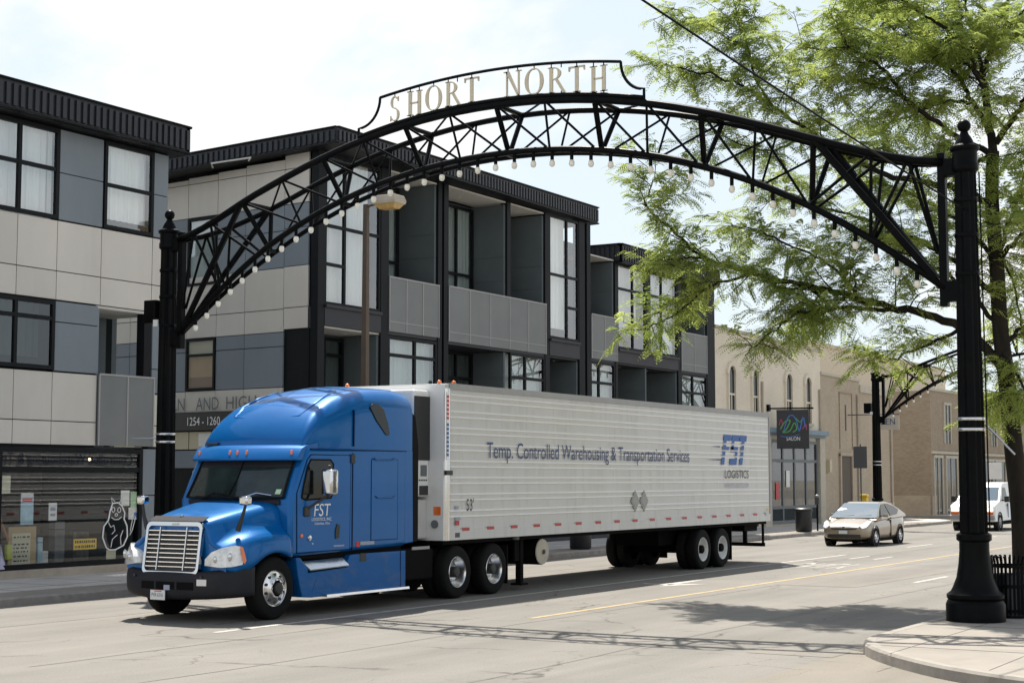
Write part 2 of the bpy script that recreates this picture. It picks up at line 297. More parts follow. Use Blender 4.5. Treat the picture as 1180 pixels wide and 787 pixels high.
# ------------------------------------------------------------------ geometry helper
class G:
    def __init__(s): s.v, s.f = [], []
    def add(s, vs, fs):
        o = len(s.v); s.v += [tuple(map(float, p)) for p in vs]; s.f += [tuple(i + o for i in f) for f in fs]; return s
    def box(s, x0, x1, y0, y1, z0, z1):
        return s.add([(x0, y0, z0), (x1, y0, z0), (x1, y1, z0), (x0, y1, z0), (x0, y0, z1), (x1, y0, z1), (x1, y1, z1), (x0, y1, z1)],
                     [(3, 2, 1, 0), (4, 5, 6, 7), (0, 1, 5, 4), (1, 2, 6, 5), (2, 3, 7, 6), (3, 0, 4, 7)])
    def hexa(s, b, t):
        return s.add(list(b) + list(t), [(3, 2, 1, 0), (4, 5, 6, 7), (0, 1, 5, 4), (1, 2, 6, 5), (2, 3, 7, 6), (3, 0, 4, 7)])
    def quad(s, *p): return s.add(p, [tuple(range(len(p)))])
    def prism(s, pts, plane, lo, hi):
        n = len(pts)
        if plane == 'xz': e = lambda p, k: (p[0], k, p[1])
        elif plane == 'yz': e = lambda p, k: (k, p[0], p[1])
        else: e = lambda p, k: (p[0], p[1], k)
        return s.add([e(p, lo) for p in pts] + [e(p, hi) for p in pts],
                     [tuple(range(n))[::-1], tuple(range(n, 2 * n))] + [(i, (i + 1) % n, n + (i + 1) % n, n + i) for i in range(n)])
    def loft(s, rings, closed=True, caps=True):
        n = len(rings[0]); o = [p for r in rings for p in r]; f = []
        for k in range(len(rings) - 1):
            for i in range(n if closed else n - 1):
                j = (i + 1) % n
                f.append((k * n + i, k * n + j, (k + 1) * n + j, (k + 1) * n + i))
        if caps and closed:
            f.append(tuple(range(n))[::-1]); f.append(tuple((len(rings) - 1) * n + i for i in range(n)))
        return s.add(o, f)
    def tube(s, pts, r, n=8, caps=True):
        pts = [Vector(p) for p in pts]; rs = r if isinstance(r, (list, tuple)) else [r] * len(pts)
        rings = []; up = None
        for i, p in enumerate(pts):
            d = (pts[min(i + 1, len(pts) - 1)] - pts[max(i - 1, 0)]).normalized()
            if up is None:
                up = Vector((0, 0, 1)) if abs(d.z) < 0.9 else Vector((1, 0, 0))
            a = d.cross(up)
            if a.length < 1e-5: a = d.cross(Vector((0, 1, 0)))
            a.normalize(); b = a.cross(d).normalized(); up = b
            rings.append([p + (a * math.cos(2 * math.pi * k / n) + b * math.sin(2 * math.pi * k / n)) * rs[i] for k in range(n)])
        return s.loft(rings, True, caps)
    def bar(s, a, b, w, h=None, up=(0, 0, 1)):
        """rectangular bar from a to b"""
        a, b = Vector(a), Vector(b); h = h or w; d = (b - a).normalized(); u = Vector(up)
        if abs(d.dot(u)) > 0.99: u = Vector((1, 0, 0))
        x = d.cross(u).normalized() * w / 2; y = x.cross(d).normalized() * h / 2
        return s.hexa([a - x - y, a + x - y, a + x + y, a - x + y], [b - x - y, b + x - y, b + x + y, b - x + y])
    def lathe(s, prof, c=(0, 0, 0), axis='z', n=24, flute=None, caps=True):
        rings = []
        for r, h in prof:
            ring = []
            for k in range(n):
                a = 2 * math.pi * k / n
                q = r * (flute(k) if flute else 1)
                u, w = q * math.cos(a), q * math.sin(a)
                ring.append({'z': (c[0] + u, c[1] + w, c[2] + h), 'y': (c[0] + u, c[1] + h, c[2] + w), 'x': (c[0] + h, c[1] + u, c[2] + w)}[axis])
            rings.append(ring)
        return s.loft(rings, True, caps)
    def sphere(s, c, r, n=10, m=7, sc=(1, 1, 1)):
        prof = [(max(1e-4, math.sin(math.pi * i / m)), -math.cos(math.pi * i / m)) for i in range(m + 1)]
        return s.loft([[(c[0] + r * sc[0] * q * math.cos(2 * math.pi * k / n), c[1] + r * sc[1] * q * math.sin(2 * math.pi * k / n), c[2] + r * sc[2] * h) for k in range(n)] for q, h in prof])
    def text(s, body, o, u, v, w=None, h=None, shear=0.0, lift=None):
        """flat lettering fitted to width w and/or height h; o is its lower left corner, u and v unit axes"""
        vs, fs = text_poly(body)
        xs = [p[0] for p in vs]; ys = [p[1] for p in vs]
        x0, x1, y0, y1 = min(xs), max(xs), min(ys), max(ys)
        sy = (h / (y1 - y0)) if h else None; sx = (w / (x1 - x0)) if w else None
        if sy is None: sy = sx
        if sx is None: sx = sy
        o, u, v = Vector(o), Vector(u), Vector(v)
        return s.add([o + u * ((p[0] - x0) * sx + shear * (p[1] - y0) * sy) + v * ((p[1] - y0) * sy) for p in vs], fs)

_tc = {}
def text_poly(body):
    if body not in _tc:
        c = bpy.data.curves.new('lettering', 'FONT'); c.body = body; c.size = 1; c.resolution_u = 3
        o = bpy.data.objects.new('lettering', c); COL.objects.link(o)
        dg = bpy.context.evaluated_depsgraph_get(); e = o.evaluated_get(dg); me = e.to_mesh()
        _tc[body] = ([tuple(v.co) for v in me.vertices], [tuple(p.vertices) for p in me.polygons])
        e.to_mesh_clear(); bpy.data.objects.remove(o); bpy.data.curves.remove(c)
    return _tc[body]

def wloc(o):
    p = Vector((0, 0, 0))
    while o is not None: p = p + o.location; o = o.parent
    return p

def build(name, g, m, parent=None, smooth=False, bevel=0.0, subsurf=0, loc=None, recalc=True, **tags):
    me = bpy.data.meshes.new(name)
    base = wloc(parent) if parent is not None else Vector(loc or (0, 0, 0))
    me.from_pydata([(p[0] - base.x, p[1] - base.y, p[2] - base.z) for p in g.v], [], g.f)
    me.validate(clean_customdata=False)
    if recalc:
        bm = bmesh.new(); bm.from_mesh(me); bmesh.ops.recalc_face_normals(bm, faces=bm.faces[:]); bm.to_mesh(me); bm.free()
    me.materials.append(M[m] if isinstance(m, str) else m)
    o = bpy.data.objects.new(name, me); COL.objects.link(o)
    if parent is not None: o.parent = parent
    elif loc: o.location = loc
    if bevel:
        b = o.modifiers.new('edge', 'BEVEL'); b.width = bevel; b.segments = 2; b.limit_method = 'ANGLE'; b.angle_limit = R(35)
    if subsurf:
        q = o.modifiers.new('sub', 'SUBSURF'); q.levels = subsurf; q.render_levels = subsurf
    if smooth:
        me.polygons.foreach_set('use_smooth', [True] * len(me.polygons))
        if smooth == 'auto' and hasattr(me, 'set_sharp_from_angle'): me.set_sharp_from_angle(angle=R(38))
    for k, v in tags.items(): o[k] = v
    return o

def thing(name, label, category, loc=(0, 0, 0), group=None):
    o = bpy.data.objects.new(name, None); COL.objects.link(o); o.location = loc; o.empty_display_size = 0.3
    o['label'] = label; o['category'] = category
    if group: o['group'] = group
    return o

def copy_tree(o, parent=None):
    c = o.copy(); COL.objects.link(c)
    if parent is not None: c.parent = parent
    for ch in list(o.children): copy_tree(ch, c)
    return c

def struct(name, g, m, parent=None, **k):
    return build(name, g, m, parent, kind='structure', **k)
# ------------------------------------------------------------------ ground, road, pavements
# world: x runs up the street away from the camera, y across it, metres; the camera stands at x = 0, y = 0
def sheet(name, pts, z, m, parent=None, sub=0):
    g = G(); g.quad(*[(p[0], p[1], z) for p in pts]); return struct(name, g, m, parent, recalc=False)
sheet('ground', [(-400, -600), (1600, -600), (1600, 700), (-400, 700)], -0.03, 'earth')
KR, KL = 7.15, 22.72
road = sheet('road', [(-80, KR), (900, KR), (900, KL), (-80, KL)], 0.0, 'road')
corner = [(31, KR), (23.6, KR), (22.2, 7.14), (21.3, 7.10), (20.62, 6.90), (19.92, 6.50), (19.18, 5.92), (18.48, 5.22), (17.88, 4.28), (17.5, 3.1), (17.35, 1.5), (17.3, -30)]
sheet('side_street', [(-80, -60), (900, -60), (900, KR), (-80, KR)], 0.0, 'road2')
# small rectangular utility cut beside the kerb
sheet('road_patch', [(20.0, 7.12), (20.75, 7.12), (20.75, 8.3), (20.0, 8.3)], 0.004, 'patch', road)
sheet('road_patch', [(33.0, 11.2), (41.0, 11.0), (41.0, 12.9), (33.0, 13.0)], 0.004, 'patch', road)

def kerbed(name, edge, back, m='walk', kw=0.17, z=0.15):
    """raised pavement whose street edge follows the polyline EDGE (kerb stones on it) and whose other outline is BACK"""
    e = [Vector((p[0], p[1], 0)) for p in edge]; inner = []
    for i, p in enumerate(e):
        d = (e[min(i + 1, len(e) - 1)] - e[max(i - 1, 0)]).normalized()
        inner.append(p + Vector((-d.y, d.x, 0)) * kw)
    g = G(); poly = [(p.x, p.y) for p in inner] + list(back); n = len(poly)
    g.quad(*[(p[0], p[1], z) for p in poly])
    w = struct(name, g, m)
    k = G(); rings = []
    for p, q in zip(e, inner):
        s = (q - p).normalized()
        a = p; rings.append([(a.x, a.y, -0.02), (a.x + s.x * 0.01, a.y + s.y * 0.01, z - 0.03), (a.x + s.x * 0.04, a.y + s.y * 0.04, z + 0.002), (q.x, q.y, z + 0.002), (q.x, q.y, -0.02)])
    k.loft(rings, True, True)
    struct('kerb', k, 'kerb', w, smooth='auto')
    return w
def arcsub(pts, n=4):
    out = []
    for i in range(len(pts) - 1):
        p0, p1, p2, p3 = [Vector(pts[min(max(j, 0), len(pts) - 1)]) for j in (i - 1, i, i + 1, i + 2)]
        for k in range(n):
            t = k / n
            q = 0.5 * ((2 * p1) + (p2 - p0) * t + (2 * p0 - 5 * p1 + 4 * p2 - p3) * t * t + (3 * p1 - p0 - 3 * p2 + p3) * t ** 3)
            out.append((q.x, q.y))
    return out + [tuple(pts[-1])]
ce = [(160, KR), (40, KR)] + arcsub(corner[:-1], 4) + [corner[-1]]
right_walk = kerbed('corner_sidewalk', ce, [(160, -30)])
left_walk = kerbed('sidewalk', [(-80, KL), (40, KL), (81, KL), (83.2, 23.0), (84.6, 24.0), (85.2, 26)], [(85.2, 60), (-80, 60)], 'walk_l')
far_walk = kerbed('sidewalk', [(92.6, 60), (92.8, 26), (93.4, 24.0), (94.8, 23.0), (97, KL), (400, KL)], [(400, 60)], 'walk_l')
# joints scored into the pavements
j = G()
for y in (6.2, 4.7, 3.2):
    j.box(18.9 if y > 5 else 18.4, 60, y, y + 0.012, 0.1505, 0.153)
for x in (20.4, 22.0, 23.7, 25.4, 27.1, 28.8, 30.5):
    j.box(x, x + 0.012, -4, KR - 0.2, 0.1505, 0.1535)
struct('paving_joint', j, 'joint', right_walk)
j = G()
for x in np.arange(2, 84, 1.52): j.box(x, x + 0.014, KL + 1.16, 26.6, 0.1505, 0.153)
j.box(0, 84, 24.6, 24.612, 0.1505, 0.1535)
struct('paving_joint', j, 'joint', left_walk)
j = G()
for k in range(16): j.box(0, 0.01, 0, 0.01, 0, 0.01) if 0 else None

# darker paver band behind the kerb
g = G(); g.quad((-40, KL + .19, .1515), (80, KL + .19, .1515), (80, KL + 1.15, .1515), (-40, KL + 1.15, .1515)); struct('paver_strip', g, 'walk', left_walk, recalc=False)

# painted markings
def strip(name, x0, x1, y, w, m): return sheet(name, [(x0, y - w / 2), (x1, y - w / 2), (x1, y + w / 2), (x0, y + w / 2)], 0.004, m, road)
strip('lane_line', 18.5, 47.0, 16.2, 0.12, 'white_p')
for x in np.arange(53, 260, 9): strip('lane_line', x, x + 3, 16.2, 0.12, 'white_p')
strip('centre_line', 23.0, 400, 13.36, 0.12, 'yellow_p')
for x in np.arange(25.6, 300, 9.6): strip('lane_dash', x + 9.5, x + 12.2, 10.6, 0.12, 'white_p')
a = G()   # left-turn arrow in the middle lane
ax = 31.3
a.quad(*[(ax + p[0], p[1], 0.004) for p in [(3.1, 14.86), (1.5, 14.86), (0.9, 15.1), (0.75, 15.45), (0.75, 15.75), (0.35, 15.75), (1.0, 16.05), (1.0, 15.75), (1.0, 15.55)]])
a = G()
a.quad(*[(p[0], p[1], 0.004) for p in [(31.7, 14.9), (33.6, 14.98), (33.6, 15.1), (32.2, 15.18), (31.95, 15.35), (31.95, 15.62), (31.78, 15.62), (31.74, 15.3)]])
a.quad(*[(p[0], p[1], 0.004) for p in [(31.2, 14.92), (32.4, 14.35), (32.1, 14.9), (31.9, 15.05)]])
struct('turn_arrow', a, 'white_p', road, recalc=False)
t = G(); t.text('ONLY', (41.9, 15.6, 0.004), (0, -1, 0), (-1, 0, 0), w=1.7, h=2.3)
# letters drawn for drivers heading towards the camera's right
struct('road_lettering', t, 'white_p', road, recalc=False)
for yy in (14.6, 15.3): strip('turn_bar', 44.6, 46.4, yy, 0.1, 'white_p')

# tar seams between the paving lanes, wandering a little
for y0, x0, x1 in ((12.9, 6, 70), (9.75, 4, 60), (15.2, 14, 60), (19.6, 4, 40)):
    q = random.Random(int(y0 * 10)); A, B = [], []; yy = y0
    for x in np.arange(x0, x1, .6):
        yy += q.uniform(-.03, .03); h = q.uniform(.006, .022); A.append((x, yy - h, .003)); B.append((x, yy + h, .003))
    g = G(); g.loft([A, B], False, False); struct('tar_seam', g, 'patch_d', road)

# ------------------------------------------------------------------ sky and sun
SUN = Vector((0.43, 0.37, 1.0)).normalized()
elev = math.asin(SUN.z); rot = math.atan2(SUN.x, SUN.y)
w = bpy.data.worlds.new('World'); scene.world = w; w.use_nodes = True
nt = w.node_tree; bg = nt.nodes['Background']; N, L = nt.nodes.new, nt.links.new
sky = N('ShaderNodeTexSky'); sky.sky_type = 'NISHITA'; sky.sun_disc = False
sky.sun_elevation = elev; sky.sun_rotation = rot; sky.air_density = 1.0; sky.dust_density = 1.6; sky.ozone_density = 1.0
tc = N('ShaderNodeTexCoord')
mp = N('ShaderNodeMapping'); mp.inputs['Scale'].default_value = (1, 1, 2.1); mp.inputs['Location'].default_value = (0.35, 0.1, 0.2); L(tc.outputs['Generated'], mp.inputs['Vector'])
n = N('ShaderNodeTexNoise'); n.inputs['Scale'].default_value = 3.4; n.inputs['Detail'].default_value = 9; n.inputs['Roughness'].default_value = 0.56; n.inputs['Distortion'].default_value = 0.25
L(mp.outputs['Vector'], n.inputs['Vector'])
r = N('ShaderNodeMapRange'); r.inputs['From Min'].default_value = 0.43; r.inputs['From Max'].default_value = 0.58; r.interpolation_type = 'SMOOTHSTEP'
L(n.outputs['Fac'], r.inputs['Value'])
# hazy blue between the clouds: sky colour lifted towards white
mxh = N('ShaderNodeMix'); mxh.data_type = 'RGBA'; mxh.inputs['Factor'].default_value = 0.78
L(sky.outputs['Color'], mxh.inputs['A']); mxh.inputs['B'].default_value = (5.4, 6.0, 6.35, 1)
mx = N('ShaderNodeMix'); mx.data_type = 'RGBA'
L(r.outputs['Result'], mx.inputs['Factor']); L(mxh.outputs['Result'], mx.inputs['A']); mx.inputs['B'].default_value = (6.7, 6.7, 6.65, 1)
sz = N('ShaderNodeSeparateXYZ'); L(tc.outputs['Generated'], sz.inputs[0])
up_ = N('ShaderNodeMapRange'); up_.inputs['From Min'].default_value = 0.36; up_.inputs['From Max'].default_value = 0.72; up_.inputs['To Max'].default_value = 0.68; up_.interpolation_type = 'SMOOTHSTEP'
L(sz.outputs['Z'], up_.inputs['Value'])
top_ = N('ShaderNodeMix'); top_.data_type = 'RGBA'; L(up_.outputs['Result'], top_.inputs['Factor']); L(mx.outputs['Result'], top_.inputs['A']); L(sky.outputs['Color'], top_.inputs['B'])
mx = top_
L(mx.outputs['Result'], bg.inputs['Color']); bg.inputs['Strength'].default_value = 0.09
sd = bpy.data.lights.new('sun', 'SUN'); sd.energy = 4.6; sd.angle = R(0.55); sd.color = (1.0, 0.945, 0.86)
so = bpy.data.objects.new('sun', sd); COL.objects.link(so); so.rotation_euler = (-SUN).to_track_quat('-Z', 'Y').to_euler()
so.location = (30, 10, 60)

# ------------------------------------------------------------------ camera
F_PX, A_PX = 1840.0, 1100.0
yaw = math.atan2(A_PX, math.hypot(F_PX, 157.5)); pitch = math.atan(157.5 / F_PX)
cd = bpy.data.cameras.new('camera'); cd.sensor_width = 36; cd.lens = F_PX / 1180 * 36; cd.clip_start = 0.1; cd.clip_end = 3000
co = bpy.data.objects.new('camera', cd); COL.objects.link(co); co.location = (0, 0, 2.3)
fw = Vector((math.cos(yaw) * math.cos(pitch), math.sin(yaw) * math.cos(pitch), math.sin(pitch)))
co.rotation_euler = fw.to_track_quat('-Z', 'Y').to_euler()
scene.camera = co
vs = scene.view_settings; vs.view_transform = 'Standard'; vs.look = 'None'; vs.gamma = 1; vs.use_curve_mapping = False; vs.exposure = 0.84
scene.cycles.max_bounces = 8; scene.cycles.transparent_max_bounces = 24; scene.cycles.use_denoising = True
scene.cycles.sample_clamp_indirect = 6.0
# ------------------------------------------------------------------ the street arch
_d = [0, 1.9, 2.0, 3.0, 4.1, 5.4, 5.95, 7.0, 7.95]; _t = [9.01, 8.84, 8.81, 8.67, 8.40, 7.91, 7.70, 7.40, 7.20]
_bd = [0, 1.9, 2.57, 3.07, 3.9, 4.5, 5.1, 5.5, 5.84, 6.3, 7.2, 7.7, 7.9]; _b = [8.16, 8.03, 7.89, 7.77, 7.53, 7.33, 7.05, 6.82, 6.65, 6.37, 5.79, 5.38, 5.24]
pt = np.polyfit(np.square(_d), _t, 3); pb = np.polyfit(np.square(_bd), _b, 3)
AY, AX = 14.72, 24.62          # middle of the arch across the street, and its plane
def ztop(y): return float(np.polyval(pt, (y - AY) ** 2))
def zbot(y): return float(np.polyval(pb, (y - AY) ** 2))
def wtop(y): return 0.44 * min(1.0, max(0.0, (7.95 - abs(y - AY)) / 2.2)) ** 0.7 + 0.03
def wbot(y): return 0.17 * min(1.0, max(0.0, (7.95 - abs(y - AY)) / 2.5)) + 0.02
TF = lambda y: (AX - wtop(y), y, ztop(y)); TB = lambda y: (AX + wtop(y), y, ztop(y))
BF = lambda y: (AX - wbot(y), y, zbot(y)); BB = lambda y: (AX + wbot(y), y, zbot(y))
YR, YLp = 6.48, 22.96

def pole(root, y):
    x = AX; c = (x, y, 0)
    g = G(); fl = lambda k: 1.0 if k % 2 == 0 else 0.86
    g.lathe([(0.215, 1.42), (0.205, 2.4), (0.185, 5.0), (0.168, 7.05)], c, 'z', 24, fl)
    p = build('pole', g, 'black', root)
    g = G(); g.lathe([(0.44, 0.15), (0.44, 0.40), (0.415, 0.46), (0.40, 0.47), (0.425, 0.50), (0.425, 0.55), (0.36, 0.60), (0.33, 0.66), (0.275, 0.80), (0.24, 1.0), (0.222, 1.2), (0.222, 1.34), (0.262, 1.37), (0.262, 1.45), (0.22, 1.48)], c, 'z', 32)
    build('base', g, 'black', p, smooth='auto')
    g = G(); g.lathe([(0.17, 7.02), (0.205, 7.06), (0.205, 7.14), (0.19, 7.18), (0.19, 7.34), (0.225, 7.38), (0.225, 7.42), (0.15, 7.46), (0.13, 7.52), (0.10, 7.58), (0.07, 7.62), (0.06, 7.655)], c, 'z', 24)
    build('collar', g, 'black', p, smooth='auto')
    g = G(); g.sphere((x, y, 7.755), 0.105, 14, 10); build('ball_finial', g, 'black', p, smooth=True)
    for z in (5.4, 6.0, 6.55):
        g = G(); g.lathe([(0.178, z), (0.186, z + 0.02), (0.186, z + 0.05), (0.178, z + 0.07)], c, 'z', 24); build('ring', g, 'black', p)
    for z in (3.02, 3.18):
        g = G(); g.lathe([(0.205, z), (0.21, z + 0.01), (0.21, z + 0.035), (0.205, z + 0.045)], c, 'z', 24); build('steel_band', g, 'silver', p, smooth='auto')
    return p

def stirrup(root, p, y, s):
    """square bracket post beside the pole that carries the ends of the chords; s = +1 when the street lies towards +y"""
    yb = y + s * 0.36
    g = G(); g.box(AX - 0.075, AX + 0.075, yb - 0.06, yb + 0.06, 4.95, 7.36); build('bracket_post', g, 'black', p, bevel=0.01)
    for z0, z1 in ((6.98, 7.26), (5.02, 5.34)):
        g = G(); g.box(AX - 0.09, AX + 0.09, min(y + s * 0.1, yb - s * 0.03), max(y + s * 0.1, yb - s * 0.03), z0, z1); build('bracket', g, 'black', p, bevel=0.01)

def street_arch(label, group=None):
    root = thing('street_arch', label, 'arch', (AX, AY, 0), group)
    pr = pole(root, YR); pl = pole(root, YLp)
    stirrup(root, pr, YR, 1); stirrup(root, pl, YLp, -1)
    g = G(); g.box(AX - 0.17, AX + 0.17, YLp + 0.2, YLp + 0.52, 5.5, 5.98); b = build('speaker_box', g, 'black', pl, bevel=0.015)
    g = G(); g.box(AX - 0.2, AX - 0.17, YLp + 0.1, YLp + 0.22, 5.42, 5.56); build('conduit_plate', g, 'whitesign', pl)
    y0, y1 = AY - 7.9, AY + 7.9
    ys = np.linspace(y0, y1, 41)
    for nm, fn, r in (('top_chord', TF, 0.068), ('top_chord', TB, 0.055), ('bottom_chord', BF, 0.060), ('bottom_chord', BB, 0.046)):
        g = G(); g.tube([fn(y) for y in ys], r, 10); build(nm, g, 'black', root, smooth=True)
    nodes = [AY + 1.87 * k for k in (-3, -2, -1, 0, 1, 2, 3)]
    nodes = [AY - 5.9 + k * (11.8 / 6) for k in range(7)]
    nb = [AY + q for q in (-5.75, -3.85, -1.9, 0, 1.87, 3.72, 5.55)]
    nodes = [AY + q for q in (-5.95, -4.0, -2.0, 0, 2.0, 3.9, 5.9)]
    def br(a, b, r, nm='brace', m='black'):
        g = G(); g.tube([a, b], r, 7); build(nm, g, m, root, smooth='auto')
    for yt, yb in zip(nodes, nb):
        br(TF(yt), (AX, yb, zbot(yb)), 0.05, 'strut'); br(TB(yt), (AX, yb, zbot(yb)), 0.045, 'strut')
        br(TF(yt), TB(yt), 0.045, 'cross_tie'); br(BF(yb), BB(yb), 0.045, 'cross_tie')
    for i in range(6):
        ta, tb_ = nodes[i], nodes[i + 1]; ba, bb_ = nb[i], nb[i + 1]; tm, bm_ = (ta + tb_) / 2, (ba + bb_) / 2
        for (p, q) in ((TF(tb_), BF(bm_)), (BF(bm_), TF(tm)), (TF(tm), BF(ba))): br(p, q, 0.023)
        for (p, q) in ((BB(bb_), TB(tm)), (TB(tm), BB(bm_)), (BB(bm_), TB(ta))): br(p, q, 0.021)
        br(TF(tm), TB(tb_), 0.021)
    for s in (-1, 1):     # the end bays: heavy diagonals down to the brackets
        ye = AY + s * 7.85; yt = AY + s * 5.95; ym = AY + s * 6.85; yq = AY + s * 7.4
        for f, fb, dx in ((TF, BF, -0.05), (TB, BB, 0.05)):
            br(f(yt), (AX + dx, AY + s * 7.75, zbot(ye) + 0.12), 0.062, 'end_strut')
            br(f(ym), fb(AY + s * 5.75), 0.028); br(f(ym), fb(AY + s * 6.75), 0.028)
            br(f(yq), fb(AY + s * 6.75), 0.028); br(f(yq), (AX + dx, AY + s * 7.8, zbot(ye) + 0.5), 0.028)
    # bulbs under the front bottom chord
    s_, acc, last, pos = 0.0, 0.1, BF(AY - 7.55), []
    for y in np.linspace(AY - 7.55, AY + 7.65, 1500):
        p = BF(y); s_ += math.dist(p, last); last = p
        if s_ >= acc: pos.append(p); acc += 0.392
    proto = None
    for p in pos:
        if proto is None:
            g = G(); g.lathe([(0.028, -0.19), (0.046, -0.205), (0.053, -0.25), (0.045, -0.29), (0.026, -0.308), (0.002, -0.314)], p, 'z', 12)
            bu = build('light_bulb', g, 'bulb', None, smooth=True, loc=p); bu.parent = root; bu.location = Vector(p) - root.location
            g = G(); g.lathe([(0.033, -0.05), (0.033, -0.18), (0.028, -0.195)], p, 'z', 10)
            so_ = build('socket', g, 'black', bu, smooth='auto'); proto = bu
        else:
            c = copy_tree(proto, root); c.location = Vector(p) - root.location
    return root

arch = street_arch('black iron arch with round bulbs spanning the street above the blue truck')
# flag arm clamped to the near pole, and one to the far pole
g = G(); g.tube([(AX + 0.05, YR - 0.2, 3.12), (AX + 0.1, YR - 0.62, 2.66)], 0.016, 6); build('banner_arm', g, 'silver', arch)
g = G(); g.tube([(AX, YLp + 0.18, 3.12), (AX - 0.2, YLp + 0.75, 3.13)], 0.014, 6); build('banner_arm', g, 'silver', arch)
# second arch a block further on: same ironwork, no name board seen
arch2 = copy_tree(arch)
arch2.location = (AX + 46.3, AY, 0); arch2.scale = (1, 1, 0.955)
arch2['label'] = 'distant black arch behind the parked tan brick buildings, half hidden by tree leaves'

# ---- name board of the near arch
def serif(ch, g, y, z, w, h, x=AX - 0.48, d=0.035):
    """one roman capital, its centre at y (reading direction is -y), foot at z; strokes are separate solid bars of the one letter"""
    def P(u, v): return (y + w / 2 - u * w, z + v * h)
    def poly(pts): g.prism([P(*p) for p in pts], 'yz', x - d / 2, x + d / 2)
    def stem(u, t, a=0.0, b=1.0): poly([(u - t / 2, a), (u + t / 2, a), (u + t / 2, b), (u - t / 2, b)])
    def foot(u, v, l): poly([(u - l / 2, v), (u + l / 2, v), (u + l / 2, v + 0.035), (u - l / 2, v + 0.035)])
    def arc(cx, cy, rx, ry, a0, a1, t0, t1, n=20):
        """stroke along an ellipse; width swells from t0 (poles) to t1 (flanks)"""
        o, i = [], []
        for k in range(n + 1):
            a = R(a0 + (a1 - a0) * k / n); t = t0 + (t1 - t0) * abs(math.cos(a)) ** 1.5
            o.append((cx + rx * math.cos(a), cy + ry * math.sin(a))); i.append((cx + (rx - t) * math.cos(a), cy + (ry - t0 * 0.7) * math.sin(a)))
        for k in range(n): poly([o[k], o[k + 1], i[k + 1], i[k]])
    T, t = 0.19, 0.075
    if ch == 'H':
        for u in (0.2, 0.8): stem(u, T); foot(u, 0, 0.4); foot(u, 0.965, 0.4)
        poly([(0.25, 0.48), (0.75, 0.48), (0.75, 0.54), (0.25, 0.54)])
    elif ch == 'T':
        stem(0.5, T); foot(0.5, 0, 0.42); poly([(0.03, 0.94), (0.97, 0.94), (0.97, 1), (0.03, 1)])
        poly([(0.03, 0.82), (0.08, 0.82), (0.12, 0.95), (0.03, 0.95)]); poly([(0.97, 0.82), (0.92, 0.82), (0.88, 0.95), (0.97, 0.95)])
    elif ch == 'N':
        stem(0.16, t); stem(0.84, t); foot(0.16, 0, 0.32); foot(0.84, 0.965, 0.32); foot(0.1, 0.965, 0.25)
        poly([(0.08, 1), (0.28, 1), (0.88, 0), (0.76, 0)])
    elif ch == 'O': arc(0.5, 0.5, 0.5, 0.52, 0, 360, 0.06, 0.18, 36)
    elif ch == 'R':
        stem(0.2, T); foot(0.2, 0, 0.4); foot(0.14, 0.965, 0.25); arc(0.3, 0.75, 0.48, 0.25, -90, 90, 0.06, 0.18)
        poly([(0.42, 0.52), (0.6, 0.52), (1.05, 0.0), (0.86, 0.0)])
    elif ch == 'S':
        arc(0.5, 0.76, 0.36, 0.26, 40, 270, 0.07, 0.17); arc(0.5, 0.26, 0.40, 0.28, -140, 90, 0.07, 0.18)
        poly([(0.78, 0.80), (0.83, 0.80), (0.83, 1.0), (0.74, 0.93)]); poly([(0.16, 0.22), (0.11, 0.22), (0.11, 0.0), (0.2, 0.08)])
bx = AX - 0.48
nb_ = build('name_board', (lambda g: (g.tube([(bx, y, ztop(y) + 0.085) for y in np.linspace(11.78, 17.74, 25)], 0.045, 8), g)[1])(G()), 'black', arch, smooth=True)
top = lambda y: 9.64 - 0.0315 * (y - AY) ** 2
yl, yr = 17.27, 12.2
g = G(); g.tube([(bx, y, top(y)) for y in np.linspace(yr, yl, 25)], 0.028, 6); build('top_rail', g, 'black', nb_, smooth='auto')
for s, ya, yb in ((1, yl, 17.76), (-1, yr, 11.76)):
    za, zb = top(ya), ztop(yb) + 0.25
    pts = []
    for k in range(11):
        q = k / 10 * math.pi / 2
        pts.append((bx, ya + (yb - ya) * (1 - math.cos(q)), za + (zb - za) * math.sin(q)))
    pts = [(bx, ya + (yb - ya) * (1 - math.cos(k / 10 * math.pi / 2)), za + (zb - za) * math.sin(k / 10 * math.pi / 2)) for k in range(11)]
    g = G(); g.tube(pts + [(bx, yb, ztop(yb) + 0.05)], 0.028, 6); build('side_scroll', g, 'black', nb_, smooth='auto')
for ch, y, w in zip('SHORTNORTH', (16.93, 16.48, 16.06, 15.64, 15.23, 14.36, 13.92, 13.47, 13.06, 12.63), (0.25, 0.34, 0.36, 0.33, 0.33, 0.36, 0.38, 0.34, 0.34, 0.34)):
    z = top(y) - 0.535; h = 0.46
    g = G(); serif(ch, g, y, z, w, h); build('letter', g, 'gold', nb_)
    for dy in ((-0.1, 0.1) if ch in 'HNR' else (0,)):
        g = G(); g.tube([(bx, y + dy * 1.0, top(y)), (bx, y + dy, z + h - 0.02)], 0.011, 5); build('hanger', g, 'black', nb_)
        g = G(); g.tube([(bx, y + dy, z + 0.02), (bx, y + dy, ztop(y) + 0.1)], 0.011, 5); build('hanger', g, 'black', nb_)
# conduit down the near pole
g = G(); g.tube([(AX - 0.03, YR - 0.22, 7.0), (AX - 0.03, YR - 0.24, 4.0), (AX - 0.03, YR - 0.25, 1.5)], 0.012, 5); build('conduit', g, 'black', arch)

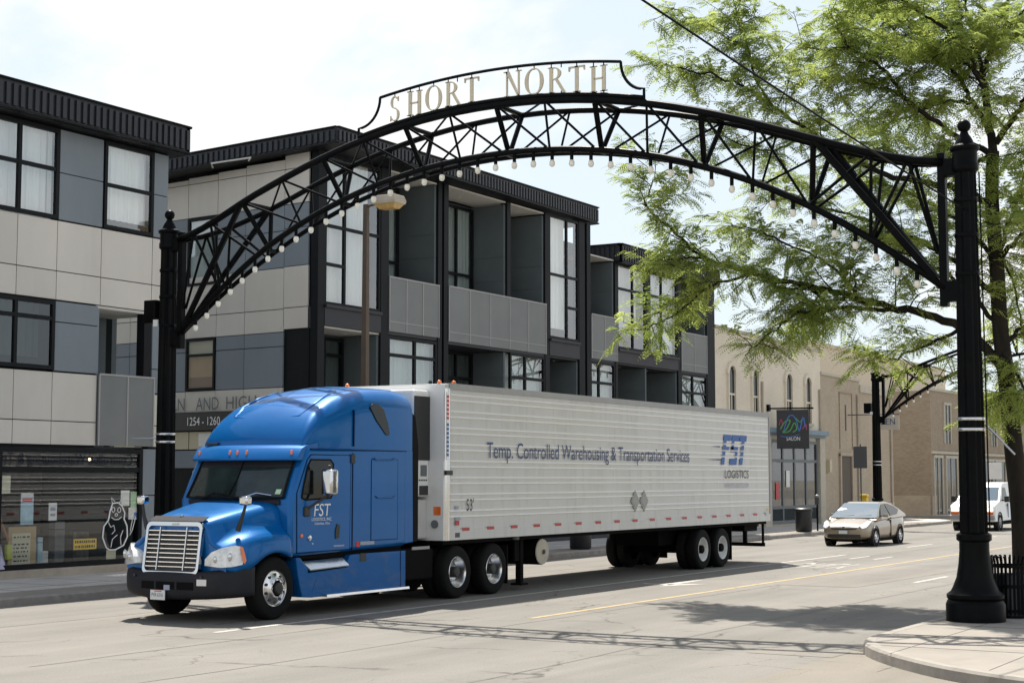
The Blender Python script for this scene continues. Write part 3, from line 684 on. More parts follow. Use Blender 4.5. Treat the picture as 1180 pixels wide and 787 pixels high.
# overhead cable that ends on the near pole
g = G()
A0, B0 = Vector((AX - 0.17, YR - 0.02, 6.42)), Vector((15.88, 7.75, 7.67))
g.tube([A0.lerp(B0, t) + Vector((0, 0, -0.02 * 4 * t * (1 - t))) for t in np.linspace(0, 1.35, 22)], [0.014] * 22, 6)
build('overhead_cable', g, 'black', None, label='thin black cable running down out of the sky to the pole beside the bin', category='cable')
# ------------------------------------------------------------------ buildings
class Wall:
    """a vertical wall plane: a runs along it, b stands out of it, z up"""
    def __init__(s, o, u, n): s.o, s.u, s.n = Vector(o), Vector(u).normalized(), Vector(n).normalized()
    def p(s, a, b, z): return s.o + s.u * a + s.n * b + Vector((0, 0, z))
    def box(s, g, a0, a1, b0, b1, z0, z1):
        return g.hexa([s.p(a0, b0, z0), s.p(a1, b0, z0), s.p(a1, b1, z0), s.p(a0, b1, z0)], [s.p(a0, b0, z1), s.p(a1, b0, z1), s.p(a1, b1, z1), s.p(a0, b1, z1)])
    def quad(s, g, a0, a1, b, z0, z1): return g.quad(s.p(a0, b, z0), s.p(a1, b, z0), s.p(a1, b, z1), s.p(a0, b, z1))
    def poly(s, g, pts, b0, b1):
        n = len(pts)
        return g.add([s.p(a, b0, z) for a, z in pts] + [s.p(a, b1, z) for a, z in pts],
                     [tuple(range(n))[::-1], tuple(range(n, 2 * n))] + [(i, (i + 1) % n, n + (i + 1) % n, n + i) for i in range(n)])

def window(root, W, a0, a1, z0, z1, vx=(), hz=(), part=(), fr=0.055, glass='glass', curtain='curtain', b=0.0, depth=0.22, frame='post', half=None):
    """framed window: bars at vx (full height), hz (full width) and part = (axis, pos, from, to); pane and curtain hang behind"""
    g = G(); t = fr
    B0, B1 = b - 0.05, b + 0.035
    W.box(g, a0, a0 + t, B0, B1, z0, z1); W.box(g, a1 - t, a1, B0, B1, z0, z1)
    W.box(g, a0 + t, a1 - t, B0, B1, z0, z0 + t); W.box(g, a0 + t, a1 - t, B0, B1, z1 - t, z1)
    for x in vx: W.box(g, x - t / 2, x + t / 2, B0, B1 - 0.004, z0 + t, z1 - t)
    for z in hz: W.box(g, a0 + t, a1 - t, B0, B1 - 0.008, z - t / 2, z + t / 2)
    for ax, q, f, e in part:
        if ax == 'h': W.box(g, f, e, B0, B1 - 0.008, q - t / 2, q + t / 2)
        else: W.box(g, q - t / 2, q + t / 2, B0, B1 - 0.004, f, e)
    f = build('window', g, frame, root)
    g = G(); W.quad(g, a0 + 0.01, a1 - 0.01, b - 0.01, z0 + 0.01, z1 - 0.01); build('pane', g, glass, f)
    if curtain:
        zz = z0 if half is None else half
        c0, c1 = a0 + 0.02, a1 - 0.02
        if curtain == 'curtain' and depth > .15:
            q = rnd.random() * .34 * (c1 - c0)
            if rnd.random() < .5: c0 += q
            else: c1 -= q
        nf = max(4, int((c1 - c0) / .09)); top_, bot_ = [], []
        for k in range(nf + 1):          # hanging folds
            a = c0 + (c1 - c0) * k / nf; o_ = (.018 if k % 2 else -.018) * (depth > .1)
            bot_.append(W.p(a, b - depth + o_ * 1.3, zz)); top_.append(W.p(a, b - depth + o_, z1))
        g = G(); g.loft([bot_, top_], False, False); build('curtain', g, curtain, f)
    return f

def fascia(root, p0, p1, za, zb, out, step=0.2, proud=0.05, thick=0.12):
    """ribbed metal roof edge from p0 to p1; za, zb are (bottom, top) at each end"""
    p0, p1 = Vector((*p0, 0)), Vector((*p1, 0)); d = p1 - p0; Lg = d.length; u = d.normalized(); n = Vector((*out, 0)).normalized()
    g = G()
    P = lambda t, k, o: p0 + u * t + n * o + Vector((0, 0, (za[k] + (zb[k] - za[k]) * t / Lg)))
    g.hexa([P(0, 0, 0), P(Lg, 0, 0), P(Lg, 0, -thick), P(0, 0, -thick)], [P(0, 1, 0), P(Lg, 1, 0), P(Lg, 1, -thick), P(0, 1, -thick)])
    m = int(Lg / step)
    for k in range(m):
        t = (k + 0.5) * Lg / m; h = step * 0.27
        lo = Vector((0, 0, 0.05)); hi = Vector((0, 0, -0.07))
        g.hexa([P(t - h, 0, proud) + lo, P(t + h, 0, proud) + lo, P(t + h, 0, 0) + lo, P(t - h, 0, 0) + lo],
               [P(t - h, 1, proud) + hi, P(t + h, 1, proud) + hi, P(t + h, 1, 0) + hi, P(t - h, 1, 0) + hi])
    f = build('fascia', g, 'fascia', root)
    g = G(); c = Vector((0, 0, 0.035))
    g.hexa([P(0, 1, 0.07), P(Lg, 1, 0.07), P(Lg, 1, -thick), P(0, 1, -thick)], [P(0, 1, 0.07) + c, P(Lg, 1, 0.07) + c, P(Lg, 1, -thick) + c, P(0, 1, -thick) + c])
    g.hexa([P(0, 0, 0.065) - c, P(Lg, 0, 0.065) - c, P(Lg, 0, -thick) - c, P(0, 0, -thick) - c], [P(0, 0, 0.065), P(Lg, 0, 0.065), P(Lg, 0, -thick), P(0, 0, -thick)])
    build('drip_edge', g, 'dark', f)
    return f

def cladding(root, W, panels, m, gap=0.022, b0=-0.05, b1=0.0):
    left, groups = list(panels), []
    while left:                      # one mesh for each run of panels that touch
        grp, todo = [], [left.pop()]
        while todo:
            p = todo.pop(); grp.append(p)
            near = [q for q in left if q[0] < p[1] + .06 and q[1] > p[0] - .06 and q[2] < p[3] + .06 and q[3] > p[2] - .06]
            for q in near: left.remove(q)
            todo += near
        groups.append(grp)
    for grp in groups:
        g = G()
        for a0, a1, z0, z1 in grp: W.box(g, a0 + gap / 2, a1 - gap / 2, b0, b1, z0 + gap / 2, z1 - gap / 2)
        build('cladding', g, m, root)

# ---------------- the shop building at the left
FY = 26.9
W1 = Wall((0, FY, 0), (1, 0, 0), (0, -1, 0))
L1 = thing('shop_building', 'three storey shop and flats block of beige and grey panels beside the blue truck cab', 'building', (24, FY, 0))
g = G(); g.box(15, 28.76, 31.5, 42, 0, 10.25); g.box(15, 28.76, FY + 0.3, 31.5, 10.16, 10.26)       # mass behind and roof
g.box(15, 28.4, FY + 0.25, 31.5, 6.3, 6.5); g.box(28.6, 28.76, 28.5, 31.5, 0, 10.16); g.box(15, 28.4, 28.5, 28.6, 3.05, 6.3)
g.box(28.6, 28.76, FY + 0.3, 28.5, 6.3, 10.16); g.box(28.6, 28.76, FY + 0.3, 28.5, 0, 3.0); g.box(15, 28.6, FY + 0.3, 31.5, 2.96, 3.03)
build('wall', g, 'dgrey', L1)
# backing behind the panels shows in the joints
g = G()
W1.box(g, 15, 28.78, -0.25, -0.05, 6.26, 8.06); W1.box(g, 15, 26.55, -0.25, -0.05, 3.0, 4.67); W1.box(g, 25.25, 26.65, -0.25, -0.05, 8.06, 10.16)
W1.box(g, 25.25, 26.55, -0.25, -0.05, 4.67, 6.26); W1.box(g, 28.27, 28.78, -0.25, -0.05, 8.06, 10.16); W1.box(g, 28.3, 28.78, -0.25, -0.05, 0.15, 6.26)
W1.box(g, 28.06, 28.3, -0.25, -0.05, 0.15, 3.0); W1.box(g, 15, 28.78, -0.25, -0.05, 10.1, 10.2)
build('backing_wall', g, 'post', L1)
cols = [15.4, 16.6, 17.8, 19.05, 20.3, 21.55, 22.85, 24.1, 25.25, 26.6, 28.27, 28.78]
cols2 = [15.4, 16.6, 17.8, 19.05, 20.3, 21.55, 22.85, 24.1, 25.2, 26.55]
bz = []
for i in range(len(cols) - 1): bz += [(cols[i], cols[i + 1], 6.92, 8.06), (cols[i], cols[i + 1], 6.27, 6.92)]
for i in range(len(cols2) - 1): bz += [(cols2[i], cols2[i + 1], 3.57, 4.66), (cols2[i], cols2[i + 1], 3.04, 3.57)]
bz += [(28.3, 28.78, 3.55, 4.3), (28.3, 28.78, 3.04, 3.55)]
cladding(L1, W1, bz, 'beige')
gz = [(25.27, 26.62, 9.15, 10.14), (25.27, 26.62, 8.08, 9.15), (28.28, 28.78, 9.12, 10.14), (28.28, 28.78, 8.08, 9.12), (25.24, 26.55, 5.78, 6.25), (25.24, 26.55, 4.68, 5.78),
      (28.32, 28.78, 4.9, 6.25), (28.32, 28.78, 4.32, 4.9), (28.08, 28.76, 0.2, 1.9), (28.08, 28.76, 1.9, 3.0)]
cladding(L1, W1, gz, 'grey')
window(L1, W1, 22.85, 25.24, 8.08, 10.12, vx=(24.1,), hz=(9.2,), fr=0.09)
window(L1, W1, 20.3, 22.8, 8.08, 10.12, vx=(21.55,), hz=(9.2,), fr=0.09)
window(L1, W1, 26.64, 28.26, 8.08, 10.12, hz=(9.11,), fr=0.085, half=8.35)
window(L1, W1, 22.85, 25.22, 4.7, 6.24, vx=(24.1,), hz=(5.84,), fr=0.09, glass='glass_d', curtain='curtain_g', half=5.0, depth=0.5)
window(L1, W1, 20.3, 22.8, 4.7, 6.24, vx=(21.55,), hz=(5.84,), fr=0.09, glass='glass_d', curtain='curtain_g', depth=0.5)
# corner balcony, open on two sides
g = G(); g.box(28.06, 28.3, FY + 0.01, FY + 0.25, 3.04, 6.26); build('corner_post', g, 'dark', L1)
g = G(); g.box(26.58, 28.6, FY + 0.06, 28.5, 6.2, 6.26); g.box(26.5, 28.7, FY + 0.02, FY + 0.06, 6.2, 6.26); build('soffit', g, 'soffit', L1)
g = G(); g.box(26.55, 26.6, FY + 0.02, 28.5, 3.04, 6.2); build('recess_wall', g, 'grey', L1)
g = G(); W1.box(g, 26.56, 28.36, 0.03, 0.06, 3.05, 4.68)
ra = build('balcony_railing', g, 'perf', L1)
g = G()
for a in (26.56, 27.46, 28.33): W1.box(g, a, a + 0.035, 0.06, 0.075, 3.05, 4.7)
W1.box(g, 26.56, 28.37, 0.06, 0.08, 4.66, 4.7); build('frame', g, 'perf_l', ra)
fascia(L1, (15, 26.48), (29.06, 26.48), (10.22, 10.82), (10.22, 10.82), (0, -1)); fascia(L1, (29.06, 26.48), (29.06, 40), (10.22, 10.82), (10.22, 10.82), (1, 0))
g = G(); g.box(15, 29.04, 26.5, 40, 10.17, 10.215); g.box(15, 28.94, 26.6, 40, 10.6, 10.75); build('roof', g, 'dark', L1)
# shop front
sw = window(L1, W1, 23.72, 28.06, 0.34, 2.98, hz=(2.5,), fr=0.11, glass='shopglass', curtain=None)
window(L1, W1, 19.2, 23.7, 0.34, 2.98, hz=(2.5,), vx=(21.5,), fr=0.11, glass='shopglass', curtain=None)
g = G(); W1.box(g, 15, 28.06, -0.25, 0.06, 0.02, 0.33); build('plinth', g, 'stone', L1)
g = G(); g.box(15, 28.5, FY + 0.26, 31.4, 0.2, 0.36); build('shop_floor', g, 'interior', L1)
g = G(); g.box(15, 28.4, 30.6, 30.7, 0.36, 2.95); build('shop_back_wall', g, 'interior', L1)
# light fitting inside the shop
g = G(); g.lathe([(0.02, 2.78), (0.032, 2.74), (0.012, 2.72)], (27.75, 28.3, 0), 'z', 12); 
m_, nt_, b_ = new_mat('lit_spot'); b_.inputs['Base Color'].default_value = (.9, .7, .4, 1); b_.inputs['Emission Color'].default_value = (1, .72, .36, 1); b_.inputs['Emission Strength'].default_value = 4
build('spot_lamp', g, m_, L1)
# goods and notices in the shop window (each can be lifted away)
def notice(name, label, cat, a0, a1, z0, z1, m, b=-0.03, marks=()):
    g = G(); W1.box(g, a0, a1, b - 0.004, b, z0, z1); o = build(name, g, m, None, loc=(a0, FY, z0), label=label, category=cat)
    for (u0, u1, v0, v1, mm) in marks:
        g = G(); W1.box(g, a0 + (a1 - a0) * u0, a0 + (a1 - a0) * u1, b, b + 0.002, z0 + (z1 - z0) * v0, z0 + (z1 - z0) * v1); build('print', g, mm, o)
    return o
notice('notice', 'small cream notice taped to the shop glass, topmost at its far end', 'notice', 23.85, 24.12, 1.98, 2.36, 'paper_c')
notice('notice', 'pale blue poster taped to the middle of the shop glass', 'poster', 24.42, 24.78, 1.30, 1.98, 'paper_b', marks=((0.1, 0.9, 0.72, 0.84, 'red_t'), (0.05, 0.95, 0.88, 1.0, 'paper')))
notice('notice', 'small white notice on the shop glass beside the pale blue poster', 'notice', 25.22, 25.46, 1.37, 1.76, 'paper', marks=((0.2, 0.8, 0.55, 0.75, 'grey_t'), (0.2, 0.8, 0.25, 0.4, 'grey_t')))
notice('notice', 'white paper on the shop glass above the drawn animal outline', 'notice', 27.42, 27.7, 1.66, 2.02, 'paper')
notice('notice', 'pale green paper on the shop glass next to the window frame', 'notice', 27.74, 27.94, 1.62, 1.98, 'paper_g')
notice('flyer', 'white and blue flyer low on the shop glass by the green paper', 'flyer', 27.68, 28.0, 1.34, 1.62, 'paper', marks=((0.55, 0.95, 0.1, 0.6, 'blue_t'),))
yl_ = notice('sale_sign', 'yellow two-line sign on the shop glass near its bottom edge', 'sign', 25.98, 26.68, 0.70, 0.94, 'yellow')
for r_ in range(2):
    g = G(); x = 26.02
    while x < 26.62:
        wd = rnd.uniform(0.02, 0.05); W1.box(g, x, min(x + wd, 26.65), -0.03, -0.027, 0.735 + r_ * 0.11, 0.795 + r_ * 0.11); x += wd + rnd.uniform(0.015, 0.03)
    build('lettering', g, 'black_t', yl_)
# board with a list of lines, leaning inside the window
g = G(); W1.box(g, 24.50, 25.28, -0.5, -0.47, 0.37, 1.24); bd = build('notice_board', g, 'kraft', None, loc=(24.9, FY + 0.48, 0.37), label='tall tan board with rows of dark lines standing inside the shop window', category='board')
g = G(); W1.box(g, 24.60, 25.12, -0.468, -0.466, 0.40, 1.1); build('sheet', g, 'paper_c', bd)
g = G()
for z in (1.02, 0.86, 0.78, 0.70, 0.60, 0.5):
    x = 24.64
    while x < 25.05:
        wd = rnd.uniform(0.03, 0.1); W1.box(g, x, min(x + wd, 25.09), -0.464, -0.462, z - 0.02, z + 0.012); x += wd + rnd.uniform(0.02, 0.05)
build('lettering', g, 'black_t', bd)
for i, (a, z0, h, wdt, m, lb) in enumerate(((25.42, 0.37, 0.62, 0.14, 'paper_b', 'narrow pale blue box upright beside the tan board'), (25.6, 0.37, 0.30, 0.22, 'paper', 'small white box low beside the narrow blue box'),
                                   (26.1, 0.37, 0.95, 0.3, 'slate', 'tall slate display stand behind the yellow sign'), (26.75, 0.37, 0.7, 0.5, 'interior', 'dark crate deeper in the shop below the yellow sign'), (24.75, 0.37, 0.55, 0.4, 'interior', 'dark box on the shop floor behind the tan notice board'))):
    g = G(); W1.box(g, a, a + wdt, -0.75 - 0.1 * i, -0.55 - 0.1 * i, z0, z0 + h); o = build('display_box', g, m, None, bevel=0.01, loc=(a, FY + 0.6, z0), label=lb, category='box')
    g = G(); W1.box(g, a - 0.005, a + wdt + 0.005, -0.755 - 0.1 * i, -0.545 - 0.1 * i, z0 + h * 0.8, z0 + h * 0.82); build('lid_seam', g, 'black_t', o)
# white outline of a sitting animal drawn on the glass
def outline(pts, r=0.017, closed=True):
    P = [W1.p(a, 0.004, z) for a, z in pts]
    g = G(); g.tube(P + ([P[0]] if closed else []), r, 5); return g
an = outline([(26.95, 0.72), (26.83, 0.95), (26.86, 1.2), (27.0, 1.34), (27.05, 1.55), (27.12, 1.72), (27.3, 1.74), (27.42, 1.66), (27.52, 1.5), (27.5, 1.36), (27.6, 1.2), (27.62, 0.95), (27.5, 0.75), (27.25, 0.66), (27.05, 0.66)])
ao = build('window_drawing', an, 'white_t', None, loc=(27.2, FY, 0.66), label='white line drawing of a sitting animal on the shop glass', category='drawing')
ell = lambda a, z, rx, rz: [(a + rx * math.cos(R(q)), z + rz * math.sin(R(q))) for q in range(0, 360, 45)]
for pts, cl in ((ell(27.15, 1.58, .05, .06), True), (ell(27.34, 1.57, .05, .06), True), (ell(27.25, 1.46, .045, .03), True), ([(27.1, 1.4), (27.2, 1.35), (27.32, 1.35), (27.42, 1.41)], False),
                ([(27.0, 1.3), (27.08, 1.18), (27.18, 1.22), (27.22, 1.1), (27.12, 1.02)], False), ([(27.1, .72), (27.14, .9), (27.3, 1.0)], False), ([(27.42, .76), (27.4, .95), (27.48, 1.1)], False), ([(27.12, 1.72), (27.08, 1.86), (27.2, 1.76)], False), ([(27.34, 1.74), (27.44, 1.86), (27.44, 1.68)], False), ([(27.78, 1.36), (27.72, 1.1), (27.7, 0.98), (27.78, 1.1), (27.88, 1.4), (27.78, 1.44), (27.64, 1.36)], True)):
    build('line', outline(pts, 0.009, cl), 'white_t', ao)
g = G(); W1.box(g, 27.0, 27.3, -0.04, -0.035, 0.42, 0.66); build('caption_sheet', g, 'paper_c', ao)
# dressed mannequin at the window's far end
mn = thing('mannequin', 'mannequin in a lavender dress with a bare brown arm inside the shop window', 'mannequin', (23.80, 27.15, 0.36))
def skin_fig(name, verts, edges, radii, m, parent, sub=2):
    me = bpy.data.meshes.new(name); b = wloc(parent)
    me.from_pydata([tuple(Vector(v) - b) for v in verts], edges, []); o = bpy.data.objects.new(name, me); COL.objects.link(o); o.parent = parent
    md = o.modifiers.new('skin', 'SKIN')
    for i, r_ in enumerate(radii): me.skin_vertices[0].data[i].radius = r_ if isinstance(r_, tuple) else (r_, r_)
    me.skin_vertices[0].data[0].use_root = True
    s = o.modifiers.new('s', 'SUBSURF'); s.levels = s.render_levels = sub
    me.materials.append(M[m]); return o
mx_, my_ = 23.80, 27.2
skin_fig('body', [(mx_, my_, 1.25), (mx_, my_, 1.55), (mx_, my_, 1.72), (mx_, my_, 1.86), (mx_ + .18, my_, 1.66), (mx_ + .3, my_, 1.38), (mx_ + .42, my_ - .06, 1.08), (mx_ + .46, my_ - .08, 0.92), (mx_ - .18, my_, 1.66), (mx_ - .24, my_, 1.36), (mx_ - .26, my_, 1.06)],
         [(0, 1), (1, 2), (2, 3), (1, 4), (4, 5), (5, 6), (6, 7), (1, 8), (8, 9), (9, 10)], [0.12, 0.12, 0.05, 0.1, 0.055, 0.045, 0.036, 0.03, 0.055, 0.045, 0.036], 'skin', mn)
g = G(); g.lathe([(0.17, 1.5), (0.16, 1.3), (0.20, 1.1), (0.27, 0.8), (0.36, 0.45), (0.38, 0.37)], (mx_, my_, 0), 'z', 18); build('dress', g, 'lav', mn, smooth='auto')
g = G(); g.box(mx_ + .38, mx_ + .52, my_ - .16, my_ - .06, 0.55, 0.88); build('bag', g, 'lime', mn, bevel=0.02)

# ---------------- the long block with balconies behind the truck
L2 = thing('apartment_block', 'long dark three storey block with tall bay windows and balconies behind the trailer', 'building', (48, FY, 0))
KS = 0.10
W2 = Wall((34.67, FY, 0), (KS, 1, 0), (-1, KS, 0))           # its end wall towards the camera
CY_ = 28.26
g = G(); g.prism([(35.3, CY_), (50.6, CY_), (50.6, 60), (38.6, 60)], 'xy', 0, 11.3); g.box(50.6, 61.7, CY_, 45, 0, 10.4); build('wall', g, 'dgrey', L2)
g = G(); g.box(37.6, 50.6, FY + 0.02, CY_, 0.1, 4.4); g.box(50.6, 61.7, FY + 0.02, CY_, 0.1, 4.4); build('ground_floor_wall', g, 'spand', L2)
def wpost(x0, x1, z0, z1, y0=FY - 0.05, y1=FY + 0.2, name='post', m='post'):
    g = G(); g.box(x0, x1, y0, y1, z0, z1); return build(name, g, m, L2)
wpost(34.67, 34.98, 4.0, 11.36); wpost(37.64, 38.03, 4.4, 11.36, y1=CY_)
wpost(40.65, 40.86, 4.0, 11.4); wpost(40.98, 41.23, 4.0, 11.4); wpost(44.77, 44.99, 8.1, 11.4); wpost(47.31, 47.61, 4.0, 11.4)
wpost(49.76, 50.18, 4.0, 11.45); wpost(50.34, 50.62, 4.0, 11.45); wpost(52.56, 52.76, 4.0, 10.35); wpost(58.06, 58.34, 4.0, 10.35); wpost(60.9, 61.7, 4.0, 10.35, y1=CY_)
wpost(55.2, 55.5, 7.1, 10.3)
# bay windows
BW = dict(fr=0.09)
window(L2, W1, 34.98, 37.64, 7.08, 11.32, vx=(35.92,), hz=(9.3,), part=(('h', 8.22, 35.0, 35.9),), **BW)
window(L2, W1, 47.61, 49.76, 7.1, 11.42, vx=(48.9,), hz=(9.34,), part=(('h', 8.27, 48.9, 49.7),), half=7.5, **BW)
window(L2, W1, 52.76, 55.2, 7.1, 10.32, vx=(54.08,), hz=(9.36,), half=7.9, **BW)
window(L2, W1, 55.5, 58.06, 7.1, 10.32, vx=(56.6,), hz=(9.36,), **BW)
def spandrel(x0, x1, z0=6.5, z1=7.1):
    g = G(); g.box(x0, x1, FY - 0.06, CY_, z0, z1 - 0.1); g.box(x0, x1, FY - 0.12, CY_, z1 - 0.1, z1 - 0.012); build('spandrel', g, 'spand', L2)
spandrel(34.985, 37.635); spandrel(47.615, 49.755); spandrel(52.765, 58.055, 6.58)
g = G(); W2.box(g, 0, 1.33, -0.2, -0.01, 6.42, 7.0); build('spandrel', g, 'spand', L2)
def finwall(x, z0, z1, lines=(), th=0.1, y1=CY_):
    """wall standing out at right angles, panelled"""
    g = G(); zs = [z0, *lines, z1]
    for i in range(len(zs) - 1): g.box(x - th, x, FY + 0.03, y1, zs[i] + 0.012, zs[i + 1] - 0.012)
    g.box(x - th + 0.012, x, FY + 0.04, y1, z0, z1); build('side_wall', g, 'dgrey', L2)
for a in ((37.64, 4.4, 6.42, (5.75,)), (40.64, 6.6, 11.3, (9.05, 9.75)), (44.77, 6.6, 11.3, (8.75, 9.55)), (47.31, 6.6, 11.3, (8.75, 9.55)), (44.77, 4.4, 6.42, (5.6,)), (49.76, 4.4, 6.42, (5.6,)),
          (52.56, 6.6, 10.3, (9.2,)), (55.3, 4.4, 6.5, (5.6,)), (58.06, 4.4, 6.5, (5.6,)), (60.9, 6.6, 10.3, (8.4, 9.3))): finwall(*a)
for (x0, x1, z, m) in ((38.03, 40.65, 11.32, 'soffit'), (41.23, 47.31, 11.36, 'soffit'), (34.8, 37.64, 6.44, 'soffit'), (41.23, 44.77, 6.44, 'spand'), (47.61, 49.76, 6.44, 'spand'), (50.62, 52.56, 10.34, 'soffit'), (52.76, 58.06, 6.52, 'spand')):
    g = G(); g.box(x0, x1, FY + 0.01, CY_, z, z + 0.05); so_ = build('soffit', g, m, L2)
    for q in (0.3, 0.75):
        xx = x0 + (x1 - x0) * q
        g = G(); g.lathe([(0.04, z - 0.01), (0.04, z)], (xx, FY + 0.7, 0), 'z', 10); build('downlight', g, 'white', so_)
def railing(x0, x1, z0, z1, n):
    g = G(); W1.box(g, x0, x1, 0.03, 0.06, z0, z1); r_ = build('balcony_railing', g, 'perf', L2)
    g = G()
    for k in range(n + 1):
        a = x0 + (x1 - x0 - 0.03) * k / n; W1.box(g, a, a + 0.03, 0.06, 0.075, z0, z1)
    W1.box(g, x0, x1, 0.06, 0.08, z1 - 0.02, z1 + 0.02); W1.box(g, x0, x1, 0.06, 0.07, z0 + 0.28, z0 + 0.3); build('frame', g, 'perf_l', r_)
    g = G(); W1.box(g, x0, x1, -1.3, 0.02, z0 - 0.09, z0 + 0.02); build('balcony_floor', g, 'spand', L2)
railing(38.05, 40.7, 6.58, 8.18, 3); railing(41.24, 47.36, 6.52, 8.23, 5); railing(50.66, 52.72, 6.6, 8.2, 2); railing(58.36, 60.88, 6.6, 8.15, 2)
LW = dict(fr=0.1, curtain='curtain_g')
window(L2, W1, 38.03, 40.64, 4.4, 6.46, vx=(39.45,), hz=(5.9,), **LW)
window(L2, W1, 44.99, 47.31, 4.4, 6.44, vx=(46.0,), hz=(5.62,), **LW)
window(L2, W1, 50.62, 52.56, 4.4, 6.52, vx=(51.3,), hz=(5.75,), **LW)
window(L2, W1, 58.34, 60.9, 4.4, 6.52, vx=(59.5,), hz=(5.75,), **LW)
# windows on the recessed back wall
W3 = Wall((0, CY_, 0), (1, 0, 0), (0, -1, 0))
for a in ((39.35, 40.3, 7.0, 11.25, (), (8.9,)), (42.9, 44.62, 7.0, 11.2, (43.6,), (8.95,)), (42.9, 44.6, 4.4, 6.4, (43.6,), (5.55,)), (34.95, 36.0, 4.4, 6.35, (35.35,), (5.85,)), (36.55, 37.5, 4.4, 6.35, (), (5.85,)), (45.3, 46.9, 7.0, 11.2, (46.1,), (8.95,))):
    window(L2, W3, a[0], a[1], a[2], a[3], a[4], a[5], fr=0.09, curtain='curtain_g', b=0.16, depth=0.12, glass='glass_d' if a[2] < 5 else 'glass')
# roof edges
fl, frt = (34.28, 25.95), (51.15, 26.82)
fascia(L2, fl, frt, (11.40, 11.80), (11.56, 12.11), (0.05, -1)); fascia(L2, (34.62, 44.0), fl, (10.80, 11.25), (11.40, 11.80), (-1, 0.02)); fascia(L2, frt, (51.15, 40), (11.56, 12.11), (11.3, 11.8), (1, 0))
g = G(); g.hexa([(34.3, 25.97, 11.375), (51.1, 26.84, 11.52), (51.1, 45, 11.32), (34.66, 45, 10.80)], [(34.3, 25.97, 11.395), (51.1, 26.84, 11.55), (51.1, 45, 11.5), (34.66, 45, 11.1)])
g.hexa([(34.42, 26.2, 11.6), (51.0, 27.0, 11.8), (51.0, 40, 11.6), (34.7, 40, 11.15)], [(34.42, 26.2, 11.7), (51.0, 27.0, 11.95), (51.0, 40, 11.7), (34.7, 40, 11.2)])
build('roof', g, 'dark', L2)
g = G(); g.tube([(34.12, 28.9, 11.15), (33.75, 28.5, 11.13), (33.7, 29.9, 11.1), (34.1, 30.2, 11.08)], 0.025, 6); build('roof_bracket', g, 'soffit', L2)
fascia(L2, (52.6, 26.62), (61.75, 26.62), (10.31, 10.97), (10.31, 10.97), (0, -1)); fascia(L2, (52.6, 30), (52.6, 26.62), (10.31, 10.97), (10.31, 10.97), (-1, 0)); fascia(L2, (50.64, 28.2), (52.48, 28.2), (10.36, 10.95), (10.36, 10.95), (0, -1)); fascia(L2, (61.75, 26.62), (61.75, 40), (10.31, 10.97), (10.31, 10.97), (1, 0))
g = G(); g.box(52.65, 61.7, 26.66, 40, 10.33, 10.38); g.box(52.7, 61.6, 26.75, 40, 10.7, 10.8); build('roof', g, 'dark', L2)
# end wall of beige and grey panels
av = [1.25, 2.79, 3.95, 5.21, 6.45, 7.7, 8.95, 10.2, 11.45, 12.7, 13.95, 15.2, 16.45]
g = G(); W2.box(g, 0.31, 16.45, -0.3, -0.05, 0.1, 10.7); W2.box(g, 0.31, 8, -0.3, -0.05, 10.6, 11.2); build('end_wall', g, 'post', L2)
bz, gz = [], []
bz += [(0.31, av[0], 10.93, 11.34), (0.31, av[0], 9.93, 10.93), (0.31, av[0], 7.02, 8.18), (0.31, av[0], 6.42, 7.02)]
for i in range(12):
    a0, a1 = av[i], av[i + 1]
    bz += [(a0, a1, 10.93, 11.26 - 0.035 * a0), (a0, a1, 9.92, 10.93), (a0, a1, 7.0, 8.16), (a0, a1, 6.36, 7.0), (a0, a1, 4.2, 4.82)]
    if i not in (2, 6, 9): gz += [(a0, a1, 9.2, 9.92), (a0, a1, 8.16, 9.2), (a0, a1, 5.96, 6.36), (a0, a1, 4.82, 5.96)]
gz += [(0.31, av[0], 9.25, 9.93), (0.31, av[0], 8.18, 9.25)]
bz = [q for q in bz if q[3] - q[2] > 0.05]
cladding(L2, W2, bz, 'beige'); cladding(L2, W2, gz, 'grey')
for i in (2, 6, 9):
    window(L2, W2, av[i] + 0.02, av[i + 1] - 0.02, 7.9 if i == 2 else 8.2, 9.9, hz=(9.35,), fr=0.08, curtain='curtain_g', depth=0.04, b=0.0)
    window(L2, W2, av[i] + 0.02, av[i + 1] - 0.02, 4.84, 6.34, hz=(5.86,), fr=0.07, curtain='amber', depth=0.04, b=0.0)
g = G(); W2.quad(g, av[2] + .05, av[3] - .05, -0.03, 5.9, 6.28); build('blind', g, 'cream', L2)
g = G(); W2.quad(g, av[2] + .05, av[3] - .05, -0.03, 4.9, 5.22); build('blind', g, 'amber_d', L2)
# entrance below: black name band, transom lights, dark door
g = G(); W2.box(g, 1.2, 16, -0.05, 0.10, 3.68, 4.19); nb2 = build('address_band', g, 'black_t', L2)
g = G(); g.text('1254 - 1260', W2.p(4.98, 0.104, 3.82), -W2.u, (0, 0, 1), w=1.36, h=0.24); build('lettering', g, 'white_t', nb2)
for wd_, a_end, wid in (('LINCOLN', 5.16, 1.9), ('AND', 4.68, 0.95), ('HIGH', 3.42, 1.2)):
    g = G(); g.text(wd_, W2.p(a_end + (wid if wd_ == 'LINCOLN' else 0), 0.06, 4.26), -W2.u, (0, 0, 1), w=wid, h=0.36); build('lettering', g, 'slate', L2)
g = G()
for a in np.arange(1.25, 15, 0.95): W2.box(g, a, a + 0.9, -0.05, 0.0, 3.14, 3.64)
build('transom_panel', g, 'cream', L2)
g = G(); W2.box(g, 4.1, 4.6, 0.004, 0.012, 3.22, 3.6); tb_ = build('transom_card', g, 'paper', L2)
g = G(); g.text('V', W2.p(4.0, 0.016, 3.26), -W2.u, (0, 0, 1), h=0.3); build('lettering', g, 'black_t', L2)
